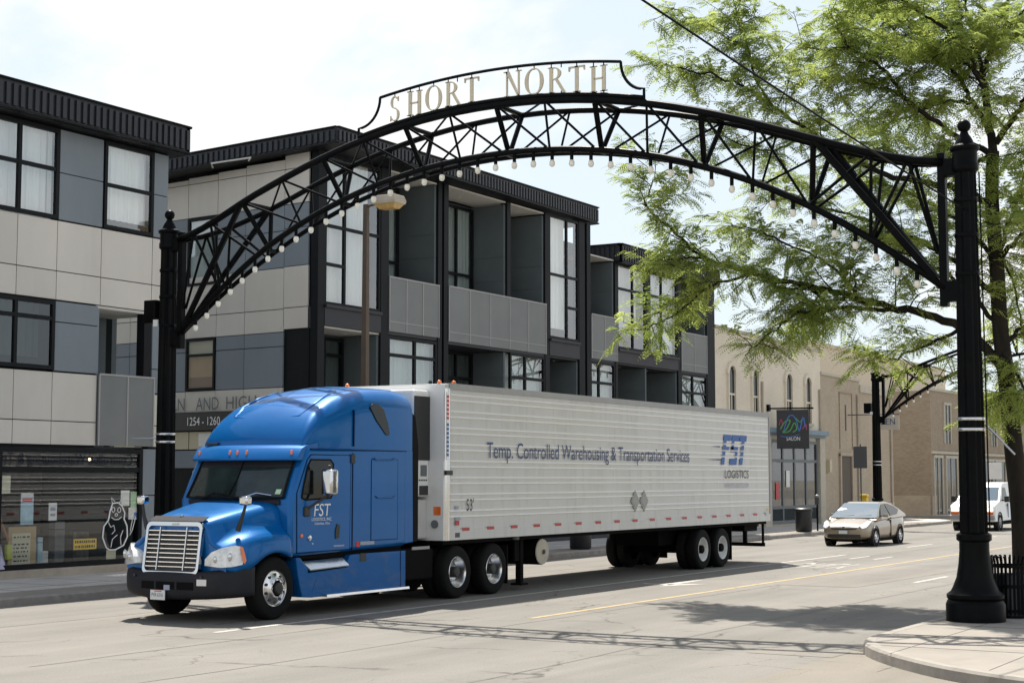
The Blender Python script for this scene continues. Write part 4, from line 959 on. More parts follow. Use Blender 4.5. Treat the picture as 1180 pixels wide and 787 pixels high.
g = G(); W2.box(g, 1.2, 15, -0.05, 0.0, 2.6, 3.1); build('lower_cladding', g, 'grey', L2)
g = G(); W2.box(g, 3.0, 5.3, -0.3, -0.2, 0.15, 2.6); W2.box(g, 1.2, 3.0, -0.3, -0.06, 0.15, 2.6); W2.box(g, 5.3, 15, -0.3, -0.06, 0.15, 2.6); build('entrance', g, 'wood', L2)

# ---------------- the older terrace beyond
def block(name, label, x0, x1, y1, z, m, zr=None, cop=None):
    t = thing(name, label, 'building', ((x0 + x1) / 2, FY, 0))
    g = G(); zr = z if zr is None else zr
    g.hexa([(x0, FY, 0), (x1, FY, 0), (x1, y1, 0), (x0, y1, 0)], [(x0, FY, z), (x1, FY, zr), (x1, y1, zr), (x0, y1, z)])
    build('wall', g, m, t)
    if cop:
        g = G(); g.hexa([(x0 - .03, FY - 0.08, z), (x1 + .03, FY - 0.08, zr), (x1 + .03, FY + .35, zr), (x0 - .03, FY + .35, z)], [(x0 - .03, FY - 0.08, z + cop), (x1 + .03, FY - 0.08, zr + cop), (x1 + .03, FY + .35, zr + cop), (x0 - .03, FY + .35, z + cop)])
        g2 = g; build('coping', g2, 'coping', t)
    return t
T1 = block('brick_building', 'cream painted brick building with narrow arched windows and a dark shop front', 61.78, 74.55, 42, 8.62, 'oldbrick', 8.42, 0.12)
for x0, x1 in ((63.1, 63.85), (65.75, 66.45), (69.78, 70.58), (72.35, 73.1)):
    xm, r_ = (x0 + x1) / 2, (x1 - x0) / 2
    arc = lambda rr, n=9: [(xm + rr * math.cos(R(a)), 6.75 + rr * math.sin(R(a))) for a in np.linspace(0, 180, n)]
    g = G(); pts = [(x0, 4.9), (x1, 4.9)] + arc(r_); W1.poly(g, pts, 0.0, 0.012); wv = build('window', g, 'blackgl', T1)
    g = G(); o, i_ = arc(r_ + 0.16), arc(r_ - 0.02)
    for k in range(8): W1.poly(g, [o[k], o[k + 1], i_[k + 1], i_[k]], 0.0, 0.11)
    build('hood_mould', g, 'oldbrick', wv)
    g = G()
    for a in (x0 - 0.07, x1 - 0.03): W1.box(g, a, a + 0.1, 0, 0.1, 4.9, 6.75)
    W1.box(g, x0, x1, 0, 0.04, 5.85, 5.93); W1.box(g, xm - .03, xm + .03, 0.012, 0.035, 4.92, 5.85); build('frame', g, 'oldbrick', wv)
    g = G(); W1.box(g, x0 - 0.15, x1 + 0.15, 0.0, 0.14, 4.76, 4.9); build('sill', g, 'coping', wv)
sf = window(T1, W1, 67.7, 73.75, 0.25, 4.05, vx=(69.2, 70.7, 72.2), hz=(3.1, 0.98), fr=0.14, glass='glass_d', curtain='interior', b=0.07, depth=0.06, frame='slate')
g = G(); W1.box(g, 67.8, 73.65, 0.03, 0.06, 0.3, 0.95); build('stall_riser', g, 'slate', T1)
g = G(); W1.box(g, 66.9, 74.5, 0, 0.25, 4.22, 4.34); W1.box(g, 66.8, 74.55, 0, 0.42, 4.34, 4.56); build('cornice', g, 'bluetrim', T1)
g = G(); W1.box(g, 66.7, 67.5, 0, 0.22, 0.1, 4.2); build('pilaster', g, 'coping', T1)
g = G(); W1.box(g, 73.8, 74.5, 0, 0.22, 0.1, 4.2); build('pilaster', g, 'coping', T1)
g = G(); W1.box(g, 62.5, 66.3, 0.0, 0.05, 0.2, 3.9); build('side_window', g, 'blackgl', T1)
for a, z, m, lb in ((69.6, 1.9, 'paper', 'white card in the dark shop front under the painted sign'), (68.3, 1.35, 'redsign', 'red poster low in the dark shop front under the painted sign')):
    g = G(); W1.box(g, a, a + 0.45, 0.08, 0.085, z, z + 0.75); build('poster', g, m, None, loc=(a, FY, z), label=lb, category='poster')
# hanging picture sign
hs = thing('hanging_sign', 'square black shop sign with bright painted scrawl hanging over the far pavement', 'sign', (67.9, 25.9, 5.4))
g = G(); g.tube([(67.6, FY, 5.42), (67.75, 26.0, 5.42), (68.1, 24.9, 5.42)], 0.04, 6); g.box(67.5, 67.72, 26.78, 26.9, 5.3, 5.6); build('bracket', g, 'black', hs)
A_, B_ = Vector((67.72, 26.5, 0)), Vector((68.1, 25.12, 0)); us = (B_ - A_).normalized(); ns = Vector((us.y, -us.x, 0)); ns = ns if ns.x < 0 else -ns
Wh = Wall(A_, us, ns); LN = (B_ - A_).length
g = G(); Wh.box(g, 0, LN, -0.1, 0.1, 3.62, 5.36); bdp = build('panel', g, 'neon', hs, bevel=0.01)
def scrawl(m, pts, r_=0.022):
    g = G(); P = [Wh.p(a * LN, 0.105, 3.62 + b * 1.74) for a, b in arcsub(pts, 5)]; g.tube(P, r_, 5); build('brush_stroke', g, m, bdp)
scrawl('green_t', [(0.12, 0.5), (0.25, 0.68), (0.42, 0.72), (0.3, 0.5), (0.18, 0.42), (0.4, 0.45), (0.55, 0.66), (0.62, 0.5), (0.5, 0.42)], 0.028)
scrawl('blue_t', [(0.2, 0.4), (0.35, 0.78), (0.5, 0.85), (0.62, 0.7), (0.7, 0.45), (0.82, 0.8), (0.88, 0.55)], 0.03); scrawl('pink_t', [(0.08, 0.6), (0.14, 0.75), (0.2, 0.58)]); scrawl('pink_t', [(0.8, 0.5), (0.9, 0.62), (0.92, 0.48)])
scrawl('green_t', [(0.6, 0.78), (0.72, 0.68), (0.8, 0.76)]); scrawl('blue_t', [(0.12, 0.32), (0.4, 0.3), (0.7, 0.36)], 0.018)
g = G(); g.text('SALON', Wh.p(0.3 * LN, 0.106, 3.98), us, (0, 0, 1), w=0.42 * LN, h=0.17); build('lettering', g, 'white_t', bdp)

T2 = block('brick_building', 'tan brick building with a tall blank panel above its narrow door', 74.57, 80.35, 40, 7.35, 'tanbrick2', 7.28, 0.14)
g = G()
for a0, a1, z0, z1 in ((77.2, 77.26, 3.75, 6.6), (79.1, 79.16, 3.75, 6.6), (77.2, 79.16, 6.56, 6.62)): W1.box(g, a0, a1, 0, 0.04, z0, z1)
build('panel_frame', g, 'tanbrick', T2)
g = G(); W1.box(g, 78.1, 78.25, 0, 0.02, 4.7, 6.0); build('slit', g, 'black_t', T2)
g = G(); W1.box(g, 77.2, 78.9, 0.0, 0.03, 0.2, 3.42); dr = build('door', g, 'wood', T2)
g = G(); W1.box(g, 77.05, 77.25, 0, 0.1, 0.2, 3.5); W1.box(g, 78.85, 79.05, 0, 0.1, 0.2, 3.5); W1.box(g, 77.05, 79.05, 0, 0.12, 3.42, 3.6); build('frame', g, 'tanbrick2', dr)
g = G(); W1.box(g, 75.2, 75.5, 0, 0.2, 2.6, 3.2); build('wall_lamp', g, 'cream', T2)
T3 = block('brick_building', 'low tan brick building with pale stone coping behind the distant arch pole', 80.37, 85.9, 40, 6.75, 'tanbrick2', 6.7, 0.38)
g = G(); W1.box(g, 80.4, 85.8, 0, 0.05, 0.1, 1.0); build('plinth', g, 'coping', T3)
for t_, xs in ((T1, (66.9, 74.3)), (T2, (79.9,)), (T3, (85.4,))):
    for x in xs:
        g = G(); g.tube([(x, FY - .07, .2), (x, FY - .07, 6.6)], .055, 8); build('downpipe', g, 'stone', t_)
for x, y, w_, h_ in ((64.5, 31, 1.6, 1.0), (71, 33, 1.2, .8)):
    g = G(); g.box(x, x + w_, y, y + w_, 8.3, 8.75 + h_); build('roof_unit', g, 'rail', T1, bevel=.04)
g = G(); g.box(76.5, 78, 30, 31.5, 7.2, 8.3); build('roof_unit', g, 'rail', T2, bevel=.04)
T4 = block('brick_building', 'tan brick corner building with narrow windows behind the white van', 93.2, 112, 48, 7.45, 'tanbrick', 7.55, 0.16)
g = G(); g.box(93.16, 93.2, 27.0, 48, 0.1, 1.3); W1.box(g, 93.2, 94.0, 0, 0.05, 0.1, 1.3); build('plinth', g, 'tanbrick2', T4)
for x0, x1, z0, z1, nm in ((95.9, 97.3, 4.4, 6.7, 'window'), (93.6, 95.3, 0.2, 3.5, 'door'), (96.1, 98.5, 0.2, 3.5, 'door'), (99.2, 101.6, 0.2, 3.4, 'window'), (100.2, 101.5, 4.4, 6.7, 'window'), (103.5, 104.8, 4.4, 6.7, 'window'), (107, 108.3, 4.4, 6.7, 'window'), (102.5, 110.5, 0.3, 3.4, 'window')):
    g = G(); W1.box(g, x0, x1, 0.0, 0.02, z0, z1); wv = build(nm, g, 'blackgl', T4)
    g = G(); W1.box(g, x0 - .1, x0 + .06, 0, 0.08, z0, z1); W1.box(g, x1 - .06, x1 + .1, 0, 0.08, z0, z1); W1.box(g, x0 - .1, x1 + .1, 0, 0.1, z1, z1 + .16)
    W1.box(g, (x0 + x1) / 2 - .05, (x0 + x1) / 2 + .05, 0.02, 0.06, z0, z1); build('frame', g, 'coping', wv)
g = G(); W1.box(g, 93.2, 112, 0, 0.1, 3.75, 3.9); build('belt_course', g, 'coping', T4)
T5 = block('brick_building', 'farther brown brick building along the street beyond the white van', 112.2, 150, 50, 8.2, 'tanbrick2', 8.2, 0.2)
for k in range(10):
    x0 = 113.5 + k * 3.6
    g = G(); W1.box(g, x0, x0 + 1.4, 0, 0.03, 4.4, 6.9); wv = build('window', g, 'blackgl', T5)
    g = G(); W1.box(g, x0 - .1, x0 + 1.5, 0, 0.12, 4.25, 4.4); build('sill', g, 'coping', wv)
g = G(); W1.box(g, 113, 149, 0, 0.03, 0.4, 3.3); build('shop_window', g, 'blackgl', T5)
T6 = thing('tall_building', 'plain beige block rising behind the tan brick buildings under the leaves', 'building', (140, 50, 0))
g = G(); g.box(125, 165, 46, 70, 0, 13.3); build('wall', g, 'coping', T6)
g = G(); g.box(124.9, 165.1, 45.9, 70.1, 13.3, 13.6); build('parapet', g, 'coping', T6)
g = G(); g.tube([(84.6, 31.5, 6.5), (84.6, 31.5, 10.6)], 0.10, 8); g.tube([(84.6, 31.5, 10.6), (84.6, 31.5, 10.75)], 0.13, 8); build('roof_pipe', g, 'wood', T3)
T7 = thing('brick_building', 'distant brown building closing the view at the far end of the street', 'building', (230, 30, 0))
g = G(); g.box(152, 300, 26.9, 50, 0, 9.0); build('wall', g, 'tanbrick2', T7)
for k in range(16):
    g = G(); W1.box(g, 155 + k * 8, 158.5 + k * 8, 0, 0.04, 4.6, 7.2); build('window', g, 'blackgl', T7)
# ------------------------------------------------------------------ the tractor unit (it faces -x) and its trailer
CY = 18.02
TR = thing('semi_truck', 'blue sleeper cab truck with a chrome grille hauling the long white trailer', 'truck', (22.5, CY, 0))
def mir(g, fn):
    for s in (-1, 1): fn(g, s)
def two(name, m, fn, parent=None, **k):
    """the same part on both sides, each its own mesh; fn(g, s) with s = -1 on the driver's (camera) side"""
    out = []
    for s in (-1, 1):
        g = G(); fn(g, s); out.append(build(name, g, m, parent or TR, **k))
    return out
def yb(s, a0, a1):  # y range on side s
    a, b = CY + s * a0, CY + s * a1
    return (min(a, b), max(a, b))

# hood with swelling fenders, lofted front to back
secs = [  # x, (half width, height) from the crown of the hood outwards and down to the fender lip
    (19.60, [(0, 1.60), (.30, 1.60), (.55, 1.585), (.62, 1.54), (.66, 1.40), (.72, 1.25), (.88, 1.20), (1.00, 1.14), (1.05, 1.00), (1.06, .82)]),
    (19.72, [(0, 1.66), (.32, 1.655), (.60, 1.64), (.68, 1.59), (.72, 1.44), (.80, 1.30), (.98, 1.25), (1.10, 1.18), (1.15, 1.02), (1.16, .82)]),
    (19.95, [(0, 1.73), (.34, 1.725), (.66, 1.70), (.75, 1.64), (.80, 1.49), (.90, 1.38), (1.08, 1.33), (1.17, 1.26), (1.21, 1.08), (1.215, .83)]),
    (20.12, [(0, 1.77), (.36, 1.765), (.70, 1.74), (.80, 1.67), (.84, 1.52), (.94, 1.42), (1.12, 1.37), (1.20, 1.30), (1.235, 1.12), (1.235, .90)]),
    (20.36, [(0, 1.82), (.38, 1.815), (.74, 1.79), (.84, 1.71), (.88, 1.56), (.97, 1.46), (1.14, 1.41), (1.22, 1.34), (1.245, 1.18), (1.245, 1.06)]),
    (20.64, [(0, 1.87), (.40, 1.865), (.80, 1.84), (.89, 1.76), (.93, 1.60), (1.00, 1.48), (1.15, 1.42), (1.22, 1.35), (1.245, 1.20), (1.245, 1.11)]),
    (20.92, [(0, 1.92), (.42, 1.915), (.84, 1.89), (.94, 1.81), (.97, 1.64), (1.03, 1.48), (1.15, 1.40), (1.22, 1.33), (1.24, 1.18), (1.24, 1.06)]),
    (21.08, [(0, 1.95), (.44, 1.945), (.88, 1.915), (.98, 1.84), (1.01, 1.66), (1.06, 1.48), (1.16, 1.39), (1.22, 1.31), (1.235, 1.15), (1.235, .95)]),
]
rings = []
for x, p in secs:
    rings.append([(x, CY - w_, z) for w_, z in p[::-1]] + [(x, CY + w_, z) for w_, z in p[1:]])
g = G(); g.loft(rings, False, False)
hood = build('hood', g, 'blue', TR, smooth=True, subsurf=1)
sm = hood.modifiers.new('solid', 'SOLIDIFY'); sm.thickness = 0.03; sm.offset = -1
g = G(); g.quad(*[(19.62, p[1], p[2]) for p in rings[0]]); build('front_panel', g, 'blue', TR, recalc=False)
g = G(); g.box(19.7, 21.1, CY - .98, CY + .98, .55, 1.2); g.box(19.75, 21.1, CY - .62, CY + .62, 1.1, 1.56); build('engine_bay', g, 'chassis', TR)
# bumper
plan = [(20.10, 1.245), (19.92, 1.235), (19.75, 1.19), (19.60, 1.08), (19.50, .92), (19.42, .60), (19.385, .3), (19.375, 0)]
full = [(x, CY - w_) for x, w_ in plan] + [(x, CY + w_) for x, w_ in plan[::-1][1:]]
def bring(off, z0f):
    return [(x + off * 0.9, y + (CY - y) * off * 0.5, z0f(abs(y - CY))) for x, y in full]
g = G()
zb_ = lambda w_: 0.36 + 0.05 * (w_ / 1.25) ** 2
zt_ = lambda w_: 0.80 + 0.10 * (w_ / 1.25) ** 3
prof = [(0.12, lambda w_: zb_(w_)), (0.03, lambda w_: zb_(w_) + 0.04), (0.0, lambda w_: zb_(w_) + 0.14), (0.0, lambda w_: zt_(w_) - 0.12), (0.02, lambda w_: zt_(w_) - 0.03), (0.09, lambda w_: zt_(w_))]
g.loft([bring(o, f) for o, f in prof], False, False)
bump = build('bumper', g, 'plastic', TR, smooth=True, subsurf=1)
sm = bump.modifiers.new('solid', 'SOLIDIFY'); sm.thickness = 0.05; sm.offset = -1
def onbump(g, y0, y1, z0, z1, t=0.012):
    """slab laid on the curved bumper face"""
    n = 8; A = []
    for k in range(n + 1):
        y = y0 + (y1 - y0) * k / n; w_ = abs(y - CY)
        x = np.interp(w_, [0, .3, .6, .92, 1.08, 1.19], [19.375, 19.385, 19.42, 19.50, 19.60, 19.75])
        A.append((x, y))
    g.loft([[(x - t, y, z0), (x + 0.03, y, z0), (x + 0.03, y, z1), (x - t, y, z1)] for x, y in A])
g = G(); onbump(g, CY - .55, CY + .55, .53, .65, 0.004); sl = build('air_intake', g, 'chassis', bump)
g = G()
for y in (-.22, .22): onbump(g, CY + y - .02, CY + y + .02, .53, .65, 0.010)
build('intake_bar', g, 'plastic', sl)
g = G(); onbump(g, CY - .78, CY - .62, .60, .70, 0.005); build('sticker', g, 'paper', bump)
g = G(); onbump(g, CY - .10, CY + .02, .52, .60, 0.016); build('sticker', g, 'grey_t', bump)
for y in (-.70, .72):
    g = G(); g.lathe([(0.025, -0.012), (0.025, 0.01)], (19.43, CY + y, .735), 'x', 10); build('tow_hole', g, 'black_t', bump)
g = G(); g.box(19.345, 19.355, CY - .02, CY + .29, .36, .515); lp = build('licence_plate', g, 'whitesign', TR)
g = G(); g.text('PVR 6316', (19.343, CY + .26, .41), (0, -1, 0), (0, 0, 1), w=.24, h=.06); build('lettering', g, 'navy', lp)
g = G(); g.box(19.342, 19.3445, CY + .05, CY + .2, .49, .505); build('print', g, 'red_t', lp)

# grille: chrome surround, bars, dark core
gx = lambda z: 19.47 + 0.115 * (z - .78) / .82
def rr(y0, y1, z0, z1, r_, n=5, dx=0.0):
    P = []
    for cy, cz, a0 in ((y1 - r_, z1 - r_, 0), (y0 + r_, z1 - r_, 90), (y0 + r_, z0 + r_, 180), (y1 - r_, z0 + r_, 270)):
        for k in range(n):
            a = R(a0 + 90 * k / (n - 1)); y, z = cy + r_ * math.cos(a), cz + r_ * math.sin(a); P.append((gx(z) + dx, y, z))
    return P
gy0, gy1 = CY - .60, CY + .60
g = G(); o, o2, i_, i2 = rr(gy0, gy1, .76, 1.60, .10, dx=0.06), rr(gy0, gy1, .76, 1.60, .10, dx=-0.012), rr(gy0 + .05, gy1 - .05, .81, 1.535, .07, dx=-0.012), rr(gy0 + .05, gy1 - .05, .81, 1.535, .07, dx=0.06)
g.loft([o, o2, i_, i2], True, False)
gr = build('grille', g, 'chrome', TR, smooth='auto')
g = G(); g.quad(*rr(gy0 + .03, gy1 - .03, .79, 1.55, .07, dx=0.055)); build('grille_core', g, 'black_t', gr)
for k in range(9):
    z = .885 + k * .0715
    g = G(); g.bar((gx(z) + 0.0, gy0 + .06, z), (gx(z) + 0.0, gy1 - .06, z), 0.015, 0.013); build('bar', g, 'chrome', gr)
for y in (-.285, .285):
    g = G(); g.bar((gx(.83) - .012, CY + y, .83), (gx(1.515) - .012, CY + y, 1.515), 0.02, 0.024, (1, 0, 0)); build('upright', g, 'chrome', gr)
g = G(); g.hexa([(19.60, gy0 + .02, 1.595), (19.60, gy1 - .02, 1.595), (19.74, gy1 - .02, 1.675), (19.74, gy0 + .02, 1.675)], [(19.59, gy0 + .02, 1.61), (19.59, gy1 - .02, 1.61), (19.74, gy1 - .02, 1.69), (19.74, gy0 + .02, 1.69)]); build('bug_strip', g, 'plastic', TR, bevel=.005)
g = G(); g.lathe([(0.03, 0), (0.035, 0.02), (0.01, 0.03)], (19.74, CY, 1.675), 'z', 12); build('hood_ornament', g, 'chrome', hood)
g = G(); g.tube([(19.58, CY + .05, 1.56), (19.575, CY - .1, 1.565)], .022, 8); build('badge', g, 'chrome', gr)
# headlamps
def lamp(g, s):
    f = [(19.52, .70, .92), (19.50, .72, 1.02), (19.56, .80, 1.13), (19.66, .93, 1.20), (19.80, 1.07, 1.235), (19.90, 1.135, 1.215), (19.90, 1.19, 1.0), (19.86, 1.195, .935), (19.72, 1.12, .905), (19.60, .95, .89)]
    a = [(x - .062, CY + s * (w_ + .05), z) for x, w_, z in f]; b = [(x + .09, CY + s * (w_ - .07), z) for x, w_, z in f]
    ctr = sum((Vector(p) for p in a), Vector()) / len(a) + Vector((-.05, s * .05, .0)); n_ = len(a)
    g.loft([a, b], True, False); g.add(a + [tuple(ctr)], [(k, (k + 1) % n_, n_) for k in range(n_)])
hl = two('headlight', 'lens', lamp, smooth='auto', bevel=.008)
for o, s in zip(hl, (-1, 1)):
    g = G(); f = [(19.885, 1.12, 1.225), (19.92, 1.15, 1.205), (19.93, 1.215, 1.0), (19.885, 1.215, .94), (19.86, 1.20, 1.0), (19.86, 1.15, 1.17)]
    g.loft([[(x - .07, CY + s * (w_ + .056), z) for x, w_, z in f], [(x + .03, CY + s * (w_ - .05), z) for x, w_, z in f]]); build('indicator', g, 'amberlens', o, smooth='auto')
    g = G(); g.sphere((19.62, CY + s * 1.13, 1.06), .07, 12, 8, (.5, .5, 1)); build('reflector', g, 'chrome', o, smooth=True)
    g = G(); g.sphere((19.51, CY + s * .92, 1.02), .055, 12, 8, (.5, .6, 1)); build('reflector', g, 'chrome', o, smooth=True)

# cab and sleeper body
prof = [(21.04, 1.0), (24.42, 1.07), (24.42, 2.86), (21.48, 2.82), (21.40, 2.62), (21.02, 1.93)]
g = G(); n_ = len(prof)
def cabring(w_, f=0.0): return [(x, CY + w_, z) for x, z in prof]
g.loft([cabring(-1.215), cabring(1.215)])
cab = build('cab', g, 'blue', TR, bevel=.07, smooth='auto')
# A pillars narrow the front of the cab: windscreen
wb = lambda t: (21.02 + (21.40 - 21.02) * t, 1.95 + (2.62 - 1.95) * t)
def scr(y, t, off=0.012):
    x, z = wb(t); bow = 0.10 * (1 - (abs(y - CY) / 1.05) ** 2)
    return (x - bow - off, y, z + off * .4)
g = G(); rings = []
for k in range(13):
    y = CY - 1.06 + 2.12 * k / 12
    q = 1 - 0.06 * 0
    yt = CY + (y - CY) * 0.955
    rings.append([scr(y, .04), scr(yt, .5), scr(yt, .98), (21.5, yt, 2.62), (21.3, y, 1.97)])
g.loft(rings); ws = build('windscreen', g, 'windscreen', TR, smooth='auto')
g = G()
for k in range(12):
    ya, yc = CY - 1.06 + 2.12 * k / 12, CY - 1.06 + 2.12 * (k + 1) / 12
    g.quad(scr(ya, .80, .016), scr(yc, .80, .016), scr(CY + (yc - CY) * .955, .985, .016), scr(CY + (ya - CY) * .955, .985, .016))
build('sun_band', g, 'black_t', ws)
g = G(); P = [scr(CY - 1.06 + 2.12 * k / 12, .03, .02) for k in range(13)] + [scr(CY + 1.06 * .965, .5, .02)] + [scr(CY + (1.06 - 2.12 * k / 12) * .955, .985, .02) for k in range(13)] + [scr(CY - 1.06 * .965, .5, .02)]
g.tube(P + [P[0]], .022, 6); build('gasket', g, 'rubber', ws)
g = G(); g.tube([scr(CY + .05, .05, .03), scr(CY, .5, .02), scr(CY, .95, .02)], .012, 5); build('screen_divider', g, 'rubber', ws)
for ya, yc in ((CY - .25, CY - .85), (CY + .62, CY + .05)):
    g = G(); g.tube([scr(ya, -.02, .05), scr((ya + yc) / 2, .12, .05), scr(yc, .07, .04)], .014, 5); build('wiper', g, 'chrome' if ya < CY else 'rubber', ws)
g = G(); g.quad(scr(CY - .98, .12, .018), scr(CY - .88, .12, .018), scr(CY - .88, .24, .018), scr(CY - .98, .24, .018)); build('permit', g, 'paper_g', ws)
g = G(); g.box(20.98, 21.15, CY - 1.0, CY + 1.0, 1.86, 1.945); build('cowl', g, 'plastic', TR, bevel=.02)
# visor with marker lamps
vis = lambda y: 21.40 - 0.20 * (1 - (abs(y - CY) / 1.16) ** 2)
g = G(); rings = []
for k in range(15):
    y = CY - 1.17 + 2.34 * k / 14; x = vis(y)
    rings.append([(x - .13, y, 2.60), (x - .14, y, 2.63), (x - .03, y, 2.80), (x + .10, y, 2.86), (21.8, y, 2.9), (21.8, y, 2.6)])
g.loft(rings); vz = build('sun_visor', g, 'blue', TR, smooth='auto', bevel=.01)
for y in (-1.02, -.17, .03, .2, 1.02):
    yy = CY + y; x = vis(yy)
    g = G(); g.sphere((x - .075, yy, 2.725), .036, 10, 7, (.75, .75, 1.5)); build('marker_lamp', g, 'amberlens', vz, smooth=True)
# roof fairing
up = [(21.46, 1.09, 2.86), (21.52, 1.10, 3.0), (21.66, 1.115, 3.20), (21.86, 1.13, 3.40), (22.12, 1.15, 3.58), (22.45, 1.17, 3.735), (22.80, 1.19, 3.85), (23.2, 1.205, 3.93), (23.6, 1.21, 3.97), (24.05, 1.21, 3.99), (24.3, 1.208, 3.985), (24.62, 1.195, 3.94)]
rings = []
for k, (x, w_, zt) in enumerate(up):
    h = zt - 2.8; r_ = min(.42, max(.05, h * .42)); ring = [(x, CY - w_, 2.8)]
    zc = zt - r_
    for a in np.linspace(180, 90, 7): ring.append((x, CY - w_ + r_ * .9 + r_ * .9 * math.cos(R(a)), zc - .05 * min(1, h) + (r_ + 0.0) * math.sin(R(a))))
    ring.append((x - .10 * min(1, h) * (1 if k < 8 else .2), CY, zt + .015))
    for a in np.linspace(90, 0, 7): ring.append((x, CY + w_ - r_ * .9 + r_ * .9 * math.cos(R(a)), zc - .05 * min(1, h) + r_ * math.sin(R(a))))
    ring.append((x, CY + w_, 2.8)); rings.append(ring)
g = G(); g.loft(rings, True, True); rf = build('roof_fairing', g, 'blue', TR, smooth='auto')
def onroof(y, x):
    zt = np.interp(x, [q[0] for q in up], [q[2] for q in up]); return zt
# raised U-shaped rim pressed into the fairing
P = []
for y, x in [(-.66, 22.95), (-.74, 22.5), (-.78, 22.15), (-.72, 21.86), (-.4, 21.80), (0, 21.78), (.4, 21.80), (.72, 21.86), (.78, 22.15), (.74, 22.5), (.66, 22.95)]:
    P.append((x, CY + y, onroof(y, x) - .028 * (abs(y) / .7) ** 2 + .0))
P = [(p.x, p.y, p.z) for p in [Vector(a) for a in P]]
g = G(); g.tube(P, .024, 8); build('pressed_rim', g, 'blue', rf, smooth=True)
g = G(); g.box(21.42, 21.50, CY + .74, CY + 1.02, 2.885, 2.92); build('roof_vent', g, 'black_t', rf)
g = G()
for s in (-1, 1):
    g.box(22.775, 22.79, *yb(s, 1.16, 1.219), 2.86, 3.50)
build('seam', g, 'blue_d', rf)
g = G()
for s in (-1, 1): g.box(21.55, 24.40, *yb(s, 1.17, 1.222), 2.79, 2.805)
build('seam', g, 'blue_d', cab)
# side glass, doors, hatches
def slab(g, s, pts, w0, w1): g.prism(pts, 'xz', *yb(s, w0, w1))
door = two('door', 'blue', lambda g, s: slab(g, s, [(21.20, 1.06), (22.66, 1.07), (22.68, 2.70), (21.56, 2.70), (21.46, 2.62), (21.18, 2.05)], 1.19, 1.226), bevel=.012)
hat = two('sleeper_hatch', 'blue', lambda g, s: slab(g, s, [(23.30, 1.20), (24.12, 1.20), (24.12, 2.64), (23.30, 2.64)], 1.19, 1.224), bevel=.012)
for o, s, pts in [(d_, s, [(21.20, 1.06), (22.66, 1.07), (22.68, 2.70), (21.56, 2.70), (21.46, 2.62), (21.18, 2.05)]) for d_, s in zip(door, (-1, 1))] + [(d_, s, [(23.30, 1.20), (24.12, 1.20), (24.12, 2.64), (23.30, 2.64)]) for d_, s in zip(hat, (-1, 1))]:
    g = G(); g.tube([(x, CY + s * 1.218, z) for x, z in pts + [pts[0]]], .010 if len(pts) > 4 else .006, 5); build('shut_line', g, 'blue_d', o)
ex = two('side_extender', 'blue', lambda g, s: slab(g, s, [(24.36, 1.10), (24.66, 1.12), (24.63, 2.82), (24.36, 2.82)], 1.13, 1.205), bevel=.02)
two('extender_flap', 'rubber', lambda g, s: slab(g, s, [(24.66, 1.12), (24.86, 1.14), (24.86, 2.9), (24.76, 3.45), (24.66, 3.5), (24.62, 2.9)], 1.13, 1.17))
for o, s in zip(door, (-1, 1)):
    wp = [(21.30, 1.975), (21.34, 2.15), (21.45, 2.50), (21.54, 2.615), (22.08, 2.615), (22.16, 2.55), (22.16, 2.05), (22.10, 1.965), (21.42, 1.94)]
    g = G(); slab(g, s, wp, 1.215, 1.234); sg = build('side_window', g, 'blackgl', o, bevel=.006)
    g = G(); g.tube([(x, CY + s * 1.232, z) for x, z in wp + [wp[0]]], .016, 6); build('gasket', g, 'rubber', sg)
    g = G(); slab(g, s, [(22.24, 1.26), (22.34, 1.28), (22.36, 1.50), (22.28, 1.52), (22.23, 1.40)], 1.22, 1.245); build('handle', g, 'black_t', o, bevel=.008)
    for x, z, r_, m in ((21.30, 1.34, .035, 'amberlens'), (21.52, 1.30, .05, 'chrome'), (21.60, 1.20, .014, 'whitesign')):
        g = G(); g.lathe([(r_, 0), (r_ * .9, .02), (.001, .028)], (0, 0, 0), 'z', 14)
        g.v = [(x + p[0], CY + s * (1.224 + p[2]), z + p[1]) for p in g.v]; build('side_marker', g, m, o, smooth='auto')
    u_ = (1, 0, 0) if s < 0 else (-1, 0, 0)
    X = lambda x, L_: x if s < 0 else x + L_
    y_ = CY + s * 1.229
    g = G(); g.text('FST', (X(21.64, .46), y_, 1.66), u_, (0, 0, 1), w=.44, h=.21, shear=.12); build('lettering', g, 'white_t', o)
    g = G(); g.text('LOGISTICS, INC.', (X(21.58, .56), y_, 1.575), u_, (0, 0, 1), w=.56, h=.06); build('lettering', g, 'white_t', o)
    g = G(); g.text('Columbus, Ohio', (X(21.66, .42), y_, 1.51), u_, (0, 0, 1), w=.42, h=.05); build('lettering', g, 'white_t', o)
    g = G(); g.box(22.20, 22.5, *yb(s, 1.226, 1.228), 1.13, 1.155); build('print', g, 'grey_t', o)
two('sleeper_window', 'blackgl', lambda g, s: slab(g, s, [(23.24, 3.56), (23.34, 3.63), (23.52, 3.63), (23.66, 3.55), (23.80, 3.3), (23.86, 3.12), (23.82, 3.07), (23.74, 3.08), (23.44, 3.33)], 1.12, 1.226), rf, bevel=.008)
g = G()
for s in (-1, 1): g.box(22.73, 22.755, *yb(s, 1.19, 1.223), 1.05, 2.74)
build('seam', g, 'blue_d', cab)
g = G(); g.box(22.66, 22.78, *yb(-1, 1.22, 1.25), 2.56, 2.72); build('hinge', g, 'black_t', cab, bevel=.01)
g = G(); g.box(22.86, 22.96, *yb(-1, 1.218, 1.222), 1.10, 1.19); build('sticker', g, 'red_t', cab)
g = G(); g.box(22.98, 23.4, *yb(-1, 1.218, 1.222), 1.13, 1.19); build('sticker', g, 'grey_t', cab)
